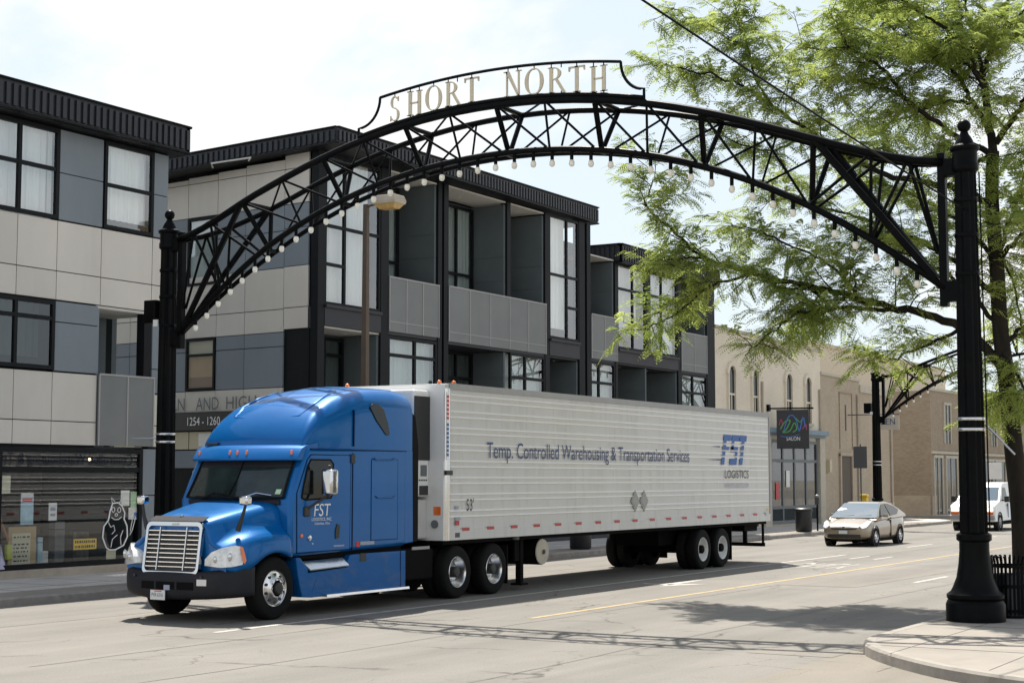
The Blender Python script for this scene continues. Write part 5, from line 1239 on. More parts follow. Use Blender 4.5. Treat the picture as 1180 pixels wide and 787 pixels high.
for z, x0, x1 in ((1.98, 23.42, 24.02), (2.66, 23.36, 24.0)):
    g = G(); g.tube([(x0, CY - 1.236, z + .0), (x0 + .06, CY - 1.238, z - .03), (x1 - .06, CY - 1.238, z - .03), (x1, CY - 1.236, z)], .012, 6); build('hatch_lip', g, 'blue', hat[0], smooth=True)
# mirrors
def mirror(g, s): g.loft([[(x, CY + s * w_, z) for x, w_ in ((21.66, 1.36), (21.72, 1.33), (21.86, 1.40), (21.88, 1.56), (21.80, 1.60), (21.68, 1.56))] for z in (2.02, 2.45)])
mr = two('mirror', 'chrome', mirror, bevel=.04, smooth='auto')
for o, s in zip(mr, (-1, 1)):
    g = G(); g.tube([(21.44, CY + s * 1.23, 1.78), (21.56, CY + s * 1.36, 1.90), (21.78, CY + s * 1.46, 2.03)], .022, 8); g.tube([(21.78, CY + s * 1.46, 2.44), (21.75, CY + s * 1.46, 2.52)], .02, 6); build('arm', g, 'black_t', o, smooth='auto')
    g = G(); g.box(21.36, 21.52, *yb(s, 1.21, 1.26), 1.66, 1.83); build('foot', g, 'black_t', o, bevel=.02)
def hmir(g, s): g.loft([[(x, CY + s * w_, z) for x, w_ in ((19.92, 1.03), (20.06, 1.02), (20.10, 1.13), (20.04, 1.22), (19.92, 1.20))] for z in (1.87, 2.01)])
hm = two('hood_mirror', 'chrome', hmir, bevel=.03, smooth='auto')
for o, s in zip(hm, (-1, 1)):
    g = G(); g.tube([(19.98, CY + s * .98, 1.46), (19.98, CY + s * 1.06, 1.66), (20.0, CY + s * 1.12, 1.88)], [.045, .03, .022], 8); build('stalk', g, 'black_t', o, smooth='auto')
# side skirts with steps
def skirt(g, s):
    pts = [(21.18, .98), (21.30, .98), (21.52, .78), (21.52, .72), (22.62, .76), (22.62, .86), (22.70, .97), (23.05, .98), (24.40, .98), (24.40, .32), (21.62, .30), (21.36, .32), (21.26, .62)]
    g.prism(pts, 'xz', *yb(s, .9, 1.215))
sk = two('side_skirt', 'blue_dirty', skirt, bevel=.015)
for o, s in zip(sk, (-1, 1)):
    g = G(); g.hexa([(21.44, CY + s * 1.10, .89), (22.58, CY + s * 1.10, .91), (22.62, CY + s * 1.235, .78), (21.54, CY + s * 1.235, .75)], [(21.44, CY + s * 1.13, .91), (22.58, CY + s * 1.13, .93), (22.62, CY + s * 1.25, .80), (21.54, CY + s * 1.25, .77)]); build('step', g, 'alu', o)
    g = G(); g.hexa([(21.95, CY + s * 1.1, .29), (24.42, CY + s * 1.1, .29), (24.42, CY + s * 1.29, .29), (21.95, CY + s * 1.29, .29)], [(21.95, CY + s * 1.18, .345), (24.42, CY + s * 1.18, .345), (24.42, CY + s * 1.28, .33), (21.95, CY + s * 1.28, .33)]); build('step', g, 'alu', o)
    g = G(); slab(g, s, [(21.62, .38), (24.30, .38), (24.24, .64), (21.74, .62)], 1.213, 1.219); build('recess_panel', g, 'blue_dirty', o)
    g = G(); slab(g, s, [(24.22, .34), (24.235, .34), (24.235, .98), (24.22, .98)], 1.213, 1.221); build('seam', g, 'blue_d', o)
    g = G(); slab(g, s, [(22.98, .84), (23.16, .84), (23.16, .985), (22.98, .985)], 1.18, 1.222); build('filler_recess', g, 'black_t', o)
g = G(); g.box(21.1, 24.4, CY - 1.1, CY + 1.1, .94, 1.06); g.box(21.2, 24.3, CY - .9, CY + .9, .35, .95); build('underbody', g, 'chassis', TR)
# chassis, tanks and catwalk behind the cab
g = G()
for s in (-.43, .43): g.box(20.0, 28.2, CY + s - .04, CY + s + .04, .72, .98)
build('frame_rail', g, 'chassis', TR)
g = G(); g.box(24.45, 25.45, CY - 1.12, CY + 1.12, .42, .98); bx_ = build('battery_box', g, 'chassis', TR, bevel=.03)
g = G(); g.box(24.72, 25.30, CY - 1.14, CY - 1.118, .975, 1.03); build('tread_plate', g, 'rail', bx_)
g = G(); g.box(25.9, 27.3, CY - .6, CY + .6, .98, 1.06); build('fifth_wheel', g, 'chassis', TR)
g = G(); g.tube([(24.6, CY - .3, 2.2), (24.9, CY - .32, 1.6), (25.1, CY - .4, 1.25), (25.0, CY - .5, 1.1)], .02, 6); build('air_hose', g, 'rubber', TR)
g = G(); g.tube([(24.62, CY + .95, 1.0), (24.62, CY + .95, 3.9)], .07, 10); build('exhaust_stack', g, 'alu', TR, smooth='auto')

# wheels: lathed about the axle (y)
def tyre_wheel(root, x, s, w_out, kind, r_=.50, name='wheel'):
    """kind steer: dished-out alloy with hand holes; dual: deep-set rim of a twin tyre"""
    y = CY + s * w_out; sg = s
    L_ = lambda prof, n=40: [(q, h * sg) for q, h in prof]
    wdt = .27 if kind == 'steer' else .58
    g = G(); g.lathe(L_([(.30, 0), (.34, .0), (.44, .012), (.475, -.002), (r_ - .005, -.03), (r_, -.06), (r_, -.215), (r_ - .02, -.25)] + ([(.30, -.27)] if kind == 'steer' else [(.40, -.27), (.40, -.31), (r_ - .02, -.33), (r_, -.36), (r_, -.53), (.30, -.58)])), (x, y, r_), 'y', 44, caps=False)
    t = build('wheel', g, 'rubber', root, smooth='auto')
    if kind == 'steer':
        g = G(); g.lathe(L_([(.305, -.01), (.292, .006), (.275, -.02), (.262, -.02), (.17, .028), (.155, .05), (.13, .052), (.12, .02)]), (x, y, r_), 'y', 40, caps=False); ri = build('rim', g, 'alu', t, smooth='auto')
        for k in range(10):
            a = 2 * math.pi * (k + .5) / 10
            g = G(); g.lathe([(.026, 0), (.026, .008)], (0, 0, 0), 'z', 10)
            ca = (x + .225 * math.cos(a), y + sg * .003, r_ + .225 * math.sin(a))
            g.v = [(ca[0] + p[0], ca[1] + sg * p[2], ca[2] + p[1]) for p in g.v]; build('hand_hole', g, 'black_t', t)
        g = G()
        for k in range(10):
            a = 2 * math.pi * k / 10; g.sphere((x + .143 * math.cos(a), y + sg * .058, r_ + .143 * math.sin(a)), .017, 6, 5)
        build('lug_nut', g, 'chrome', t, smooth=True)
        g = G(); g.lathe(L_([(.10, .02), (.10, .09), (.085, .105), (.001, .11)]), (x, y, r_), 'y', 24); build('hub', g, 'black_t', t, smooth='auto')
    else:
        g = G(); g.lathe(L_([(.306, -.005), (.295, .008), (.28, -.02), (.265, -.10), (.25, -.14), (.235, -.17), (.001, -.175)]), (x, y, r_), 'y', 40, caps=False); ri = build('rim', g, 'alu' if kind == 'dual' else 'rimwhite', t, smooth='auto')
        g = G()
        for k in range(10):
            a = 2 * math.pi * k / 10; g.sphere((x + .165 * math.cos(a), y - sg * .165, r_ + .165 * math.sin(a)), .018, 6, 5)
        build('lug_nut', g, 'chrome', t, smooth=True)
        g = G(); g.lathe(L_([(.11, -.17), (.105, -.02), (.085, .0), (.001, .005)]), (x, y, r_), 'y', 20); build('hub', g, 'black_t' if kind == 'dual' else 'chassis', t, smooth='auto')
    return t
for s in (-1, 1):
    tyre_wheel(TR, 20.66, s, 1.20, 'steer', .51)
    for x in (26.11, 27.46): tyre_wheel(TR, x, s, 1.245, 'dual', .505)
for x in (20.66, 26.11, 27.46):
    g = G(); g.tube([(x, CY - 1.0, .5), (x, CY + 1.0, .5)], .10, 10); build('axle', g, 'chassis', TR)
two('mud_flap', 'rubber', lambda g, s: g.box(28.02, 28.04, *yb(s, .62, 1.22), .18, .95))

# ---------------- trailer
TL = thing('semi_trailer', 'long white ribbed refrigerated trailer with blue lettering behind the blue truck', 'trailer', (34, CY, 0))
X0, X1, Z0, Z1, HW = 25.62, 42.12, 1.12, 4.11, 1.29
g = G(); g.box(X0, X1, CY - HW, CY + HW, Z0 + .02, Z1); body = build('body', g, 'trailer', TL, bevel=.015)
g = G()
for s in (-1, 1):
    for k in range(8):
        for dz in (-.055, .055):
            z = 1.62 + .318 * k + dz
            a, b = yb(s, HW, HW + .022)
            g.prism([(a if s > 0 else b, z - .022), (b if s > 0 else a, z - .009), (b if s > 0 else a, z + .009), (a if s > 0 else b, z + .022)], 'yz', X0 + .12, X1 - .12)
build('rib', g, 'rib', body)
for s in (-1, 1):
    g = G(); g.box(X0 + .1, X1, *yb(s, HW - .02, HW + .022), Z1 - .11, Z1 + .012); build('top_rail', g, 'rail', body)
    g = G(); g.box(X0 + .1, X1, *yb(s, HW - .02, HW + .022), Z0, Z0 + .20); rl = build('bottom_rail', g, 'trailer', body)
    g = G(); g.tube([(X0 + .07, CY + s * (HW - .05), Z0), (X0 + .07, CY + s * (HW - .05), Z1 - .09)], .082, 16); cp = build('corner_post', g, 'chrome', body, smooth='auto')
    x = X0 + .55
    while x < X1 - .4:
        g = G(); g.box(x, x + .26, *yb(s, HW + .022, HW + .026), 1.29, 1.35); build('red_reflector', g, 'redlens', body)
        x += .92
    u_ = (1, 0, 0) if s < 0 else (-1, 0, 0)
    X = lambda x, L_: x if s < 0 else x + L_
    yy = CY + s * (HW + .0245)
    def put(txt, x, L_, z, h, m, sh=0.0):
        g = G(); g.text(txt, (X(x, L_), yy, z), u_, (0, 0, 1), w=L_, h=h, shear=sh); return build('lettering', g, m, body)
    put('Temp. Controlled Warehousing & Transportation Services', 27.08, 9.66, 2.60, .42, 'navy')
    # striped initials: slanted letters cut by thin white bars (drawn as separate bands of one mark)
    vs_, fs_ = text_poly('FST')
    fl_ = G()
    def slot(poly):
        for z0, z1 in ((0, .24), (.30, .44), (.50, .66), (.72, 1.0)):
            q = [((a + .12 * max(z0, b * 1) * 0 + .10 * b), b) for a, b in poly]
            lo = [p for p in clip(clip([(a, b) for a, b in poly], z0, 1), z1, -1)]
            if len(lo) > 2: fl_.add([(X(38.72, 1.75) + u_[0] * (a * 1.55 + .22 * b), yy, 2.66 + b * .78) for a, b in lo], [tuple(range(len(lo)))])
    def clip(p, z, sgn):
        out = []
        for i in range(len(p)):
            a, b = p[i], p[(i + 1) % len(p)]
            ia, ib = (a[1] - z) * sgn >= 0, (b[1] - z) * sgn >= 0
            if ia: out.append(a)
            if ia != ib:
                t = (z - a[1]) / (b[1] - a[1]); out.append((a[0] + (b[0] - a[0]) * t, z))
        return out
    rc = lambda a0, a1, b0, b1: [(a0, b0), (a1, b0), (a1, b1), (a0, b1)]
    for q in (rc(0, .13, 0, 1), rc(.13, .31, .80, 1), rc(.13, .27, .44, .60),
              rc(.36, .66, .80, 1), rc(.36, .47, .52, 1 - .2), rc(.36, .66, .42, .60), rc(.55, .66, .2, .42), rc(.36, .66, 0, .2),
              rc(.70, 1.0, .80, 1), rc(.79, .92, 0, .80)): slot(q)
    build('emblem', fl_, 'royal', body, recalc=False)
    g = G()
    for z, xa in ((3.12, 38.1), (2.78, 37.75)): g.add([(X(xa, 1.75 + (38.72 - xa) * 2), yy, z), (X(38.68, 1.83), yy, z - .012), (X(38.68, 1.83), yy, z + .02)], [(0, 1, 2)])
    build('emblem_stripe', g, 'navy', body, recalc=False)
    put('LOGISTICS', 38.95, 1.62, 2.30, .22, 'black_t', .12)
    put('WWW.FSTLOGISTICS.COM', 38.95, 1.62, 2.05, .12, 'grey_t')
    if s < 0:
        put("53'", 26.32, .27, 1.67, .24, 'black_t')
        for z, w_, m in ((1.71, .12, 'grey_t'), (1.50, .18, 'grey_t'), (1.40, .14, 'redlens'), (1.17, .16, 'signback')):
            g = G(); g.box(25.92, 25.92 + w_, *yb(s, HW + .022, HW + .027), z, z + (.09 if m != 'grey_t' else .06)); build('sticker', g, m, body)
        for xc in (33.67, 34.14):
            g = G(); g.prism([(xc, 1.52), (xc + .22, 1.77), (xc, 2.02), (xc - .22, 1.77)], 'xz', *yb(s, HW + .01, HW + .03)); pl_ = build('placard', g, 'diamond', body)
            g = G(); g.prism([(xc, 1.60), (xc + .15, 1.77), (xc, 1.94), (xc - .15, 1.77)], 'xz', *yb(s, HW + .03, HW + .034)); build('plate', g, 'rail', pl_)
        g = G(); g.box(X1 - .42, X1 - .3, *yb(s, HW + .022, HW + .027), 1.27, 1.36); build('sticker', g, 'grey_t', body)
        g = G(); g.box(X1 - .26, X1 - .08, *yb(s, HW + .022, HW + .027), 1.42, 1.46); build('sticker', g, 'yellow', body)
# lettering strip down the front corner post
g = G(); g.box(X0 - .04, X0 + .05, CY - HW - .036, CY - HW - .034, 2.65, 3.95); st_ = build('post_strip', g, 'white', TL)
for z0, n_, m in ((3.42, 6, 'red_t'), (2.72, 8, 'royal')):
    g = G()
    for k in range(n_): g.box(X0 - .03, X0 + .042, CY - HW - .04, CY - HW - .037, z0 + k * .082, z0 + k * .082 + .055)
    build('lettering', g, m, st_)
for z in (2.36,):
    g = G(); g.box(X0 - .05, X0 + .17, CY - HW - .05, CY - HW + .0, z, z + .09); build('latch', g, 'black_t', TL)
for y in (-1.1, 1.1):
    g = G(); g.sphere((X0 + .05, CY + y, Z1 + .03), .045, 10, 6); build('marker_lamp', g, 'amberlens', TL, smooth=True)
g = G(); g.sphere((X0 + .3, CY - HW + .02, Z1 + .03), .045, 10, 6); build('marker_lamp', g, 'amberlens', TL, smooth=True)
# front wall and refrigeration unit
g = G(); g.box(X0 - .05, X0, CY - HW + .02, CY + HW - .02, Z0, Z1 - .02); build('front_wall', g, 'white', TL)
g = G(); g.box(X0 - .58, X0 - .05, CY - .95, CY + .95, 1.95, 3.98); ru = build('refrigeration_unit', g, 'white', TL, bevel=.05)
g = G(); g.box(X0 - .57, X0 - .05, CY - .956, CY - .94, 2.64, 3.86); g.box(X0 - .586, X0 - .578, CY - .8, CY + .8, 2.4, 3.7); build('grille', g, 'black_t', ru)
g = G(); g.box(X0 - .36, X0 - .16, CY - .962, CY - .95, 2.34, 2.55); build('control_display', g, 'slate', ru)
g = G(); g.box(X0 - .40, X0 - .12, CY - .965, CY - .95, 1.98, 2.16); build('control_panel', g, 'black_t', ru)
g = G()
for k in range(5): g.box(X0 - .42 + k * .06, X0 - .38 + k * .06, CY - .956, CY - .954, 2.25, 2.28)
build('print', g, 'black_t', ru)
g = G(); g.box(X0 - .06, X0 - .045, CY - HW + .08, CY - HW + .24, 1.60, 1.76); build('amber_label', g, 'amberlens', TL)
g = G(); g.lathe([(.08, -.03), (.075, 0), (.02, .0)], (X0 - .06, CY - HW + .2, 1.43), 'x', 14); build('gladhand', g, 'slate', TL)
g = G(); g.box(X0 - .45, X0 - .02, CY - .9, CY + .9, 1.15, 1.9); build('nose_box', g, 'trailer', TL, bevel=.04)
# underside
g = G(); g.box(X0 + .05, X1 - .03, CY - 1.2, CY + 1.2, Z0 - .08, Z0 + .03); build('floor_frame', g, 'chassis', TL)
g = G(); g.box(25.6, 28.2, CY - .9, CY + .9, 1.02, 1.08); build('coupler_plate', g, 'chassis', TL)
two('landing_leg', 'chassis', lambda g, s: (g.box(28.80, 28.92, *yb(s, .95, 1.07), .14, 1.1), g.box(28.72, 29.0, *yb(s, .88, 1.14), .10, .14), g.box(28.6, 28.8, *yb(s, 1.0, 1.05), .6, 1.05)), TL)
g = G(); g.tube([(28.86, CY - .9, .75), (28.86, CY + .9, .75)], .04, 8); build('cross_shaft', g, 'chassis', TL)
g = G(); g.tube([(29.5, CY - 1.18, .76), (29.5, CY + 1.0, .76)], .275, 24); ft = build('fuel_tank', g, 'chassis', TL, smooth='auto')
g = G(); g.lathe([(.27, 0), (.265, -.02), (.06, -.03), (.06, -.045), (.001, -.045)], (29.5, CY - 1.18, .76), 'y', 28); build('tank_end', g, 'coping', ft, smooth='auto')
g = G(); g.lathe([(.05, 0), (.05, -.02), (.001, -.02)], (29.5, CY - 1.226, .76), 'y', 12); build('cap', g, 'black_t', ft)
g = G(); g.box(36.4, 40.2, CY - .6, CY + .6, .62, 1.06); build('bogie', g, 'chassis', TL)
g = G(); g.tube([(28.35, CY - 1.2, 1.05), (28.35, CY - 1.2, 1.16)], .09, 10); build('side_lamp', g, 'signback', TL)
for s in (-1, 1):
    for x in (37.62, 38.86): tyre_wheel(TL, x, s, 1.27, 'dualw', .505)
for x in (37.62, 38.86):
    g = G(); g.tube([(x, CY - 1.0, .5), (x, CY + 1.0, .5)], .11, 10); build('axle', g, 'chassis', TL)
two('mud_flap', 'rubber', lambda g, s: g.box(39.52, 39.54, *yb(s, .64, 1.24), .16, 1.02), TL)
g = G(); g.box(41.0, 41.9, CY - 1.0, CY + 1.0, .85, 1.08); build('rear_frame', g, 'chassis', TL)
g = G(); g.box(41.94, 42.04, CY - 1.18, CY + 1.18, .42, .52); [g.box(41.94, 42.04, CY + s * .6 - .05, CY + s * .6 + .05, .52, 1.1) for s in (-1, 1)]; g.box(41.98, 42.02, CY - 1.16, CY - 1.1, .5, 1.1); build('underride_guard', g, 'chassis', TL)
g = G(); g.box(X1 - .01, X1 + .05, CY - HW - .02, CY - HW + .12, Z0, Z1); g.box(X1 - .01, X1 + .05, CY + HW - .12, CY + HW + .02, Z0, Z1); g.box(X1 - .01, X1 + .05, CY - HW + .12, CY + HW - .12, Z1 - .14, Z1); build('door_frame', g, 'rail', TL)
# ------------------------------------------------------------------ other vehicles
def small_wheel(root, x, y, s, r_, w_=.2, rim='alu'):
    g = G(); g.lathe([(q, h * s) for q, h in ((r_ * .62, 0), (r_ * .9, .012), (r_ - .01, -.01), (r_, -.04), (r_, -w_ + .03), (r_ * .9, -w_), (r_ * .6, -w_))], (x, y, r_), 'y', 28, caps=False)
    t = build('wheel', g, 'rubber', root, smooth='auto')
    g = G(); g.lathe([(q, h * s) for q, h in ((r_ * .64, -.004), (r_ * .6, .004), (r_ * .55, -.03), (r_ * .2, .0), (r_ * .12, .012), (.001, .014))], (x, y, r_), 'y', 28, caps=False); ri = build('rim', g, rim, t, smooth='auto')
    for k in range(6):
        a = 2 * math.pi * k / 6
        g = G(); c, sn = math.cos(a), math.sin(a); q0, q1, hw = r_ * .26, r_ * .52, r_ * .09
        P = [(x + c * q0 - sn * hw * .5, z_ := 0), ]
        pts = [(q0, -hw * .5), (q1, -hw), (q1, hw), (q0, hw * .5)]
        g.quad(*[(x + c * u - sn * v, y + s * (.003 if u > r_ * .4 else .006), r_ + sn * u + c * v) for u, v in pts]); build('hole', g, 'black_t', ri)
    return t
cx0, cyc = 52.55, 18.22
CR = thing('car', 'tan hatchback car driving behind the truck towards the camera', 'car', (cx0 + 2.2, cyc, 0))
secs = [(0, .28, .52, .60, .62), (.05, .24, .68, .62, .68), (.16, .21, .78, .66, .75), (.40, .19, .825, .74, .82), (.75, .18, .85, .82, .91), (1.12, .18, .86, .88, .965), (2.0, .18, .865, .93, .98), (3.2, .18, .865, .96, 1.0), (3.9, .20, .85, .99, 1.03), (4.25, .26, .80, 1.0, 1.05), (4.40, .36, .72, .96, 1.02)]
rings = []
for x, zb, w_, zs, zt in secs:
    half = [(w_ * .86, zb), (w_ * .97, zb + .12), (w_, (zb + zs) / 2 + .05), (w_ * .965, zs - .03), (w_ * .86, zs + (zt - zs) * .45), (w_ * .5, zt - (zt - zs) * .12)]
    rings.append([(cx0 + x, cyc - a, z) for a, z in half] + [(cx0 + x, cyc, zt)] + [(cx0 + x, cyc + a, z) for a, z in half[::-1]])
g = G(); g.loft(rings); build('body', g, 'tanpaint', CR, smooth=True, subsurf=1)
prof = [(0.92, .86), (1.04, .955), (1.55, 1.24), (1.96, 1.425), (2.2, 1.475), (2.55, 1.49), (3.0, 1.46), (3.5, 1.355), (4.0, 1.20), (4.32, 1.06), (4.3, .95)]
wz = lambda z: .858 - .27 * max(0, (z - .95)) / .5
g = G(); g.loft([[(cx0 + x, cyc + k * wz(z), z) for x, z in prof] for k in (-1, -.9, .9, 1)]); build('cabin', g, 'tanpaint', CR, smooth='auto', bevel=.03)
def cq(pts, m, nm, s=None):
    g = G()
    if s is None: g.quad(*[(cx0 + x, cyc + y, z) for x, y, z in pts])
    else: g.quad(*[(cx0 + x, cyc + s * (wz(z) + .008), z) for x, z in pts])
    return build(nm, g, m, CR, recalc=False)
cq([(1.00, -.83, .955), (1.00, .83, .955), (1.53, .72, 1.25), (1.95, .63, 1.437), (1.95, -.63, 1.437), (1.53, -.72, 1.25)], 'carglass', 'windscreen')
cq([(3.5, -.58, 1.37), (3.5, .58, 1.37), (4.2, .68, 1.13), (4.2, -.68, 1.13)], 'carglass', 'rear_window')
for s in (-1, 1):
    cq([(1.42, 1.0), (2.45, 1.02), (2.45, 1.42), (2.1, 1.395), (1.85, 1.27)], 'blackgl', 'side_window', s)
    cq([(2.53, 1.02), (3.35, 1.05), (3.75, 1.19), (3.4, 1.33), (2.9, 1.41), (2.53, 1.42)], 'blackgl', 'side_window', s)
    for x in (.86, 3.56):
        small_wheel(CR, cx0 + x, cyc + s * .862, s, .315)
        g = G(); g.lathe([(.37, -.2 * s), (.37, .012 * s), (.335, .016 * s), (.33, -.2 * s)], (cx0 + x, cyc + s * .85, .33), 'y', 28); build('wheel_arch', g, 'black_t', CR)
    g = G(); g.loft([[(cx0 + 1.60 + dx, cyc + s * w_, z) for dx, z in ((0, .98), (.1, .96), (.14, 1.06), (.04, 1.10))] for w_ in (.85, 1.04)]); build('mirror', g, 'tanpaint', CR, bevel=.03)
    g = G(); f = [(.10, .50, .69), (.06, .62, .60), (.16, .74, .64), (.42, .80, .79), (.62, .78, .855), (.45, .66, .84)]
    g.loft([[(cx0 + x - .035, cyc + s * (w_ + .02), z + .012) for x, w_, z in f], [(cx0 + x + .08, cyc + s * (w_ - .04), z - .05) for x, w_, z in f]]); build('headlight', g, 'lens', CR, smooth='auto')
    g = G(); g.box(cx0 + 2.28, cx0 + 2.46, *[cyc + q for q in sorted((s * .86, s * .885))], .86, .90); build('handle', g, 'tanpaint', CR)
    g = G(); g.box(cx0 + 2.49, cx0 + 2.5, *[cyc + q for q in sorted((s * .8, s * .872))], .3, .95); build('door_gap', g, 'black_t', CR)
g = G(); g.loft([[(cx0 - .06 + .08 * (y / .45) ** 2, cyc + y, z) for z in (.575, .62)] + [(cx0 + .12, cyc + y, z) for z in (.62, .585)] for y in np.linspace(-.45, .45, 9)]); build('upper_grille', g, 'black_t', CR)
g = G(); g.loft([[(cx0 - .06 + .09 * (y / .58) ** 2, cyc + y, z) for z in (.29, .41)] + [(cx0 + .25, cyc + y, z) for z in (.40, .29)] for y in np.linspace(-.58, .58, 9)]); build('lower_grille', g, 'black_t', CR)
g = G(); g.box(cx0 - .06, cx0 - .045, cyc - .15, cyc + .15, .43, .545); build('licence_plate', g, 'whitesign', CR)
g = G(); g.lathe([(.05, -.02), (.04, -.03), (.001, -.03)], (cx0 + .0, cyc, .66), 'x', 12); build('badge', g, 'chrome', CR)
g = G(); g.box(cx0 + .3, cx0 + 4.2, cyc - .75, cyc + .75, .15, .3); build('underbody', g, 'chassis', CR)
for a, b in ((-.1, -.62), (.5, 0)):
    g = G(); g.tube([(cx0 + 1.1, cyc + a, 1.0), (cx0 + 1.14, cyc + b, 1.03)], .012, 5); build('wiper', g, 'black_t', CR)

vx0, vyc = 71.0, 18.75
VN = thing('van', 'white van with lit headlamps passing behind the pole at the corner', 'van', (vx0 + 2.8, vyc, 0))
vp = [(.05, .40), (.0, .62), (.02, 1.02), (.12, 1.12), (.55, 1.22), (1.05, 1.30), (1.75, 1.92), (1.95, 2.05), (2.4, 2.12), (5.3, 2.12), (5.55, 2.06), (5.62, 1.9), (5.62, .45)]
vw = lambda z: .99 - .16 * max(0, z - 1.15) / .95
g = G(); g.loft([[(vx0 + x + (.07 if abs(k) > .9 and x < .6 else 0), vyc + k * vw(z), z) for x, z in vp] for k in (-1, -.88, 0, .88, 1)]); build('body', g, 'white', VN, smooth='auto', bevel=.03)
def vq(pts, m, nm, s=None):
    g = G(); g.quad(*([(vx0 + x, vyc + y, z) for x, y, z in pts] if s is None else [(vx0 + x, vyc + s * (vw(z) + .01), z) for x, z in pts])); return build(nm, g, m, VN, recalc=False)
vq([(1.08, -.86, 1.345), (1.08, .86, 1.345), (1.72, .78, 1.91), (1.72, -.78, 1.91)], 'carglass', 'windscreen')
for s in (-1, 1):
    vq([(1.42, 1.30), (2.4, 1.30), (2.4, 1.88), (1.95, 1.90)], 'blackgl', 'side_window', s)
    for x in (.95, 4.35):
        small_wheel(VN, vx0 + x, vyc + s * .99, s, .36, .24, 'rail')
        g = G(); g.lathe([(.45, -.2 * s), (.45, .012 * s), (.40, .016 * s), (.40, -.2 * s)], (vx0 + x, vyc + s * .985, .38), 'y', 24); build('wheel_arch', g, 'black_t', VN)
    g = G(); g.box(vx0 - .03, vx0 + .06, *[vyc + q for q in sorted((s * .58, s * .90))], .86, 1.02)
    m_, nt_, b_ = new_mat('lit_lamp'); b_.inputs['Base Color'].default_value = (.9, .85, .7, 1); b_.inputs['Emission Color'].default_value = (1, .82, .5, 1); b_.inputs['Emission Strength'].default_value = 1.6
    build('headlight', g, m_, VN, bevel=.02)
    g = G(); g.box(vx0 - .025, vx0 + .06, *[vyc + q for q in sorted((s * .58, s * .92))], .72, .83); build('indicator', g, 'amberlens', VN)
    g = G(); g.box(vx0 + 1.35, vx0 + 1.5, *[vyc + q for q in sorted((s * 1.08, s * 1.28))], 1.25, 1.52); g.box(vx0 + 1.4, vx0 + 1.46, *[vyc + q for q in sorted((s * .95, s * 1.1))], 1.3, 1.36); build('mirror', g, 'black_t', VN, bevel=.02)
    g = G(); g.box(vx0 + 2.44, vx0 + 2.455, *[vyc + q for q in sorted((s * .9, s * .998))], .55, 1.2); build('door_gap', g, 'grey_t', VN)
    g = G(); g.box(vx0 + 2.3, vx0 + 2.42, *[vyc + q for q in sorted((s * .98, s * 1.0))], 1.08, 1.14); build('handle', g, 'black_t', VN)
g = G(); g.box(vx0 - .02, vx0 + .06, vyc - .55, vyc + .55, .74, 1.0); gr_ = build('grille', g, 'black_t', VN)
g = G()
for z in (.78, .86, .94): g.box(vx0 - .03, vx0 - .015, vyc - .54, vyc + .54, z, z + .025)
build('bar', g, 'chrome', gr_)
g = G(); g.box(vx0 - .10, vx0 + .1, vyc - .98, vyc + .98, .50, .68); build('bumper', g, 'rail', VN, bevel=.03)
g = G(); g.box(vx0 + .1, vx0 + 5.4, vyc - .85, vyc + .85, .25, .5); build('underbody', g, 'chassis', VN)

# ------------------------------------------------------------------ street furniture
bx, by = 25.55, 6.18
BN = thing('litter_bin', 'black slatted iron litter bin beside the base of the near arch pole', 'litter bin', (bx, by, .15))
g = G(); g.lathe([(.265, .19), (.265, .80), (.25, .82), (.24, .82), (.24, .2)], (bx, by, 0), 'z', 28); build('liner', g, 'bin', BN, smooth='auto')
for k in range(28):
    a = 2 * math.pi * k / 28; c, s = math.cos(a), math.sin(a)
    g = G(); P = [(bx + q * c, by + q * s, z) for q, z in ((.285, .20), (.285, .88), (.29, 1.0), (.315, 1.08), (.345, 1.10), (.365, 1.075))]
    t = Vector((-s, c, 0)) * .016; n_ = Vector((c, s, 0)) * .004
    g.loft([[Vector(p) - t - n_, Vector(p) + t - n_, Vector(p) + t + n_, Vector(p) - t + n_] for p in P]); build('slat', g, 'black', BN)
for z, q in ((.24, .29), (.62, .29), (.92, .292)):
    g = G(); g.lathe([(q, z), (q + .012, z + .005), (q + .012, z + .04), (q, z + .045)], (bx, by, 0), 'z', 32, caps=False); build('hoop', g, 'black', BN)
g = G(); g.lathe([(.27, .15), (.27, .19), (.2, .2)], (bx, by, 0), 'z', 28); build('foot_ring', g, 'black', BN)

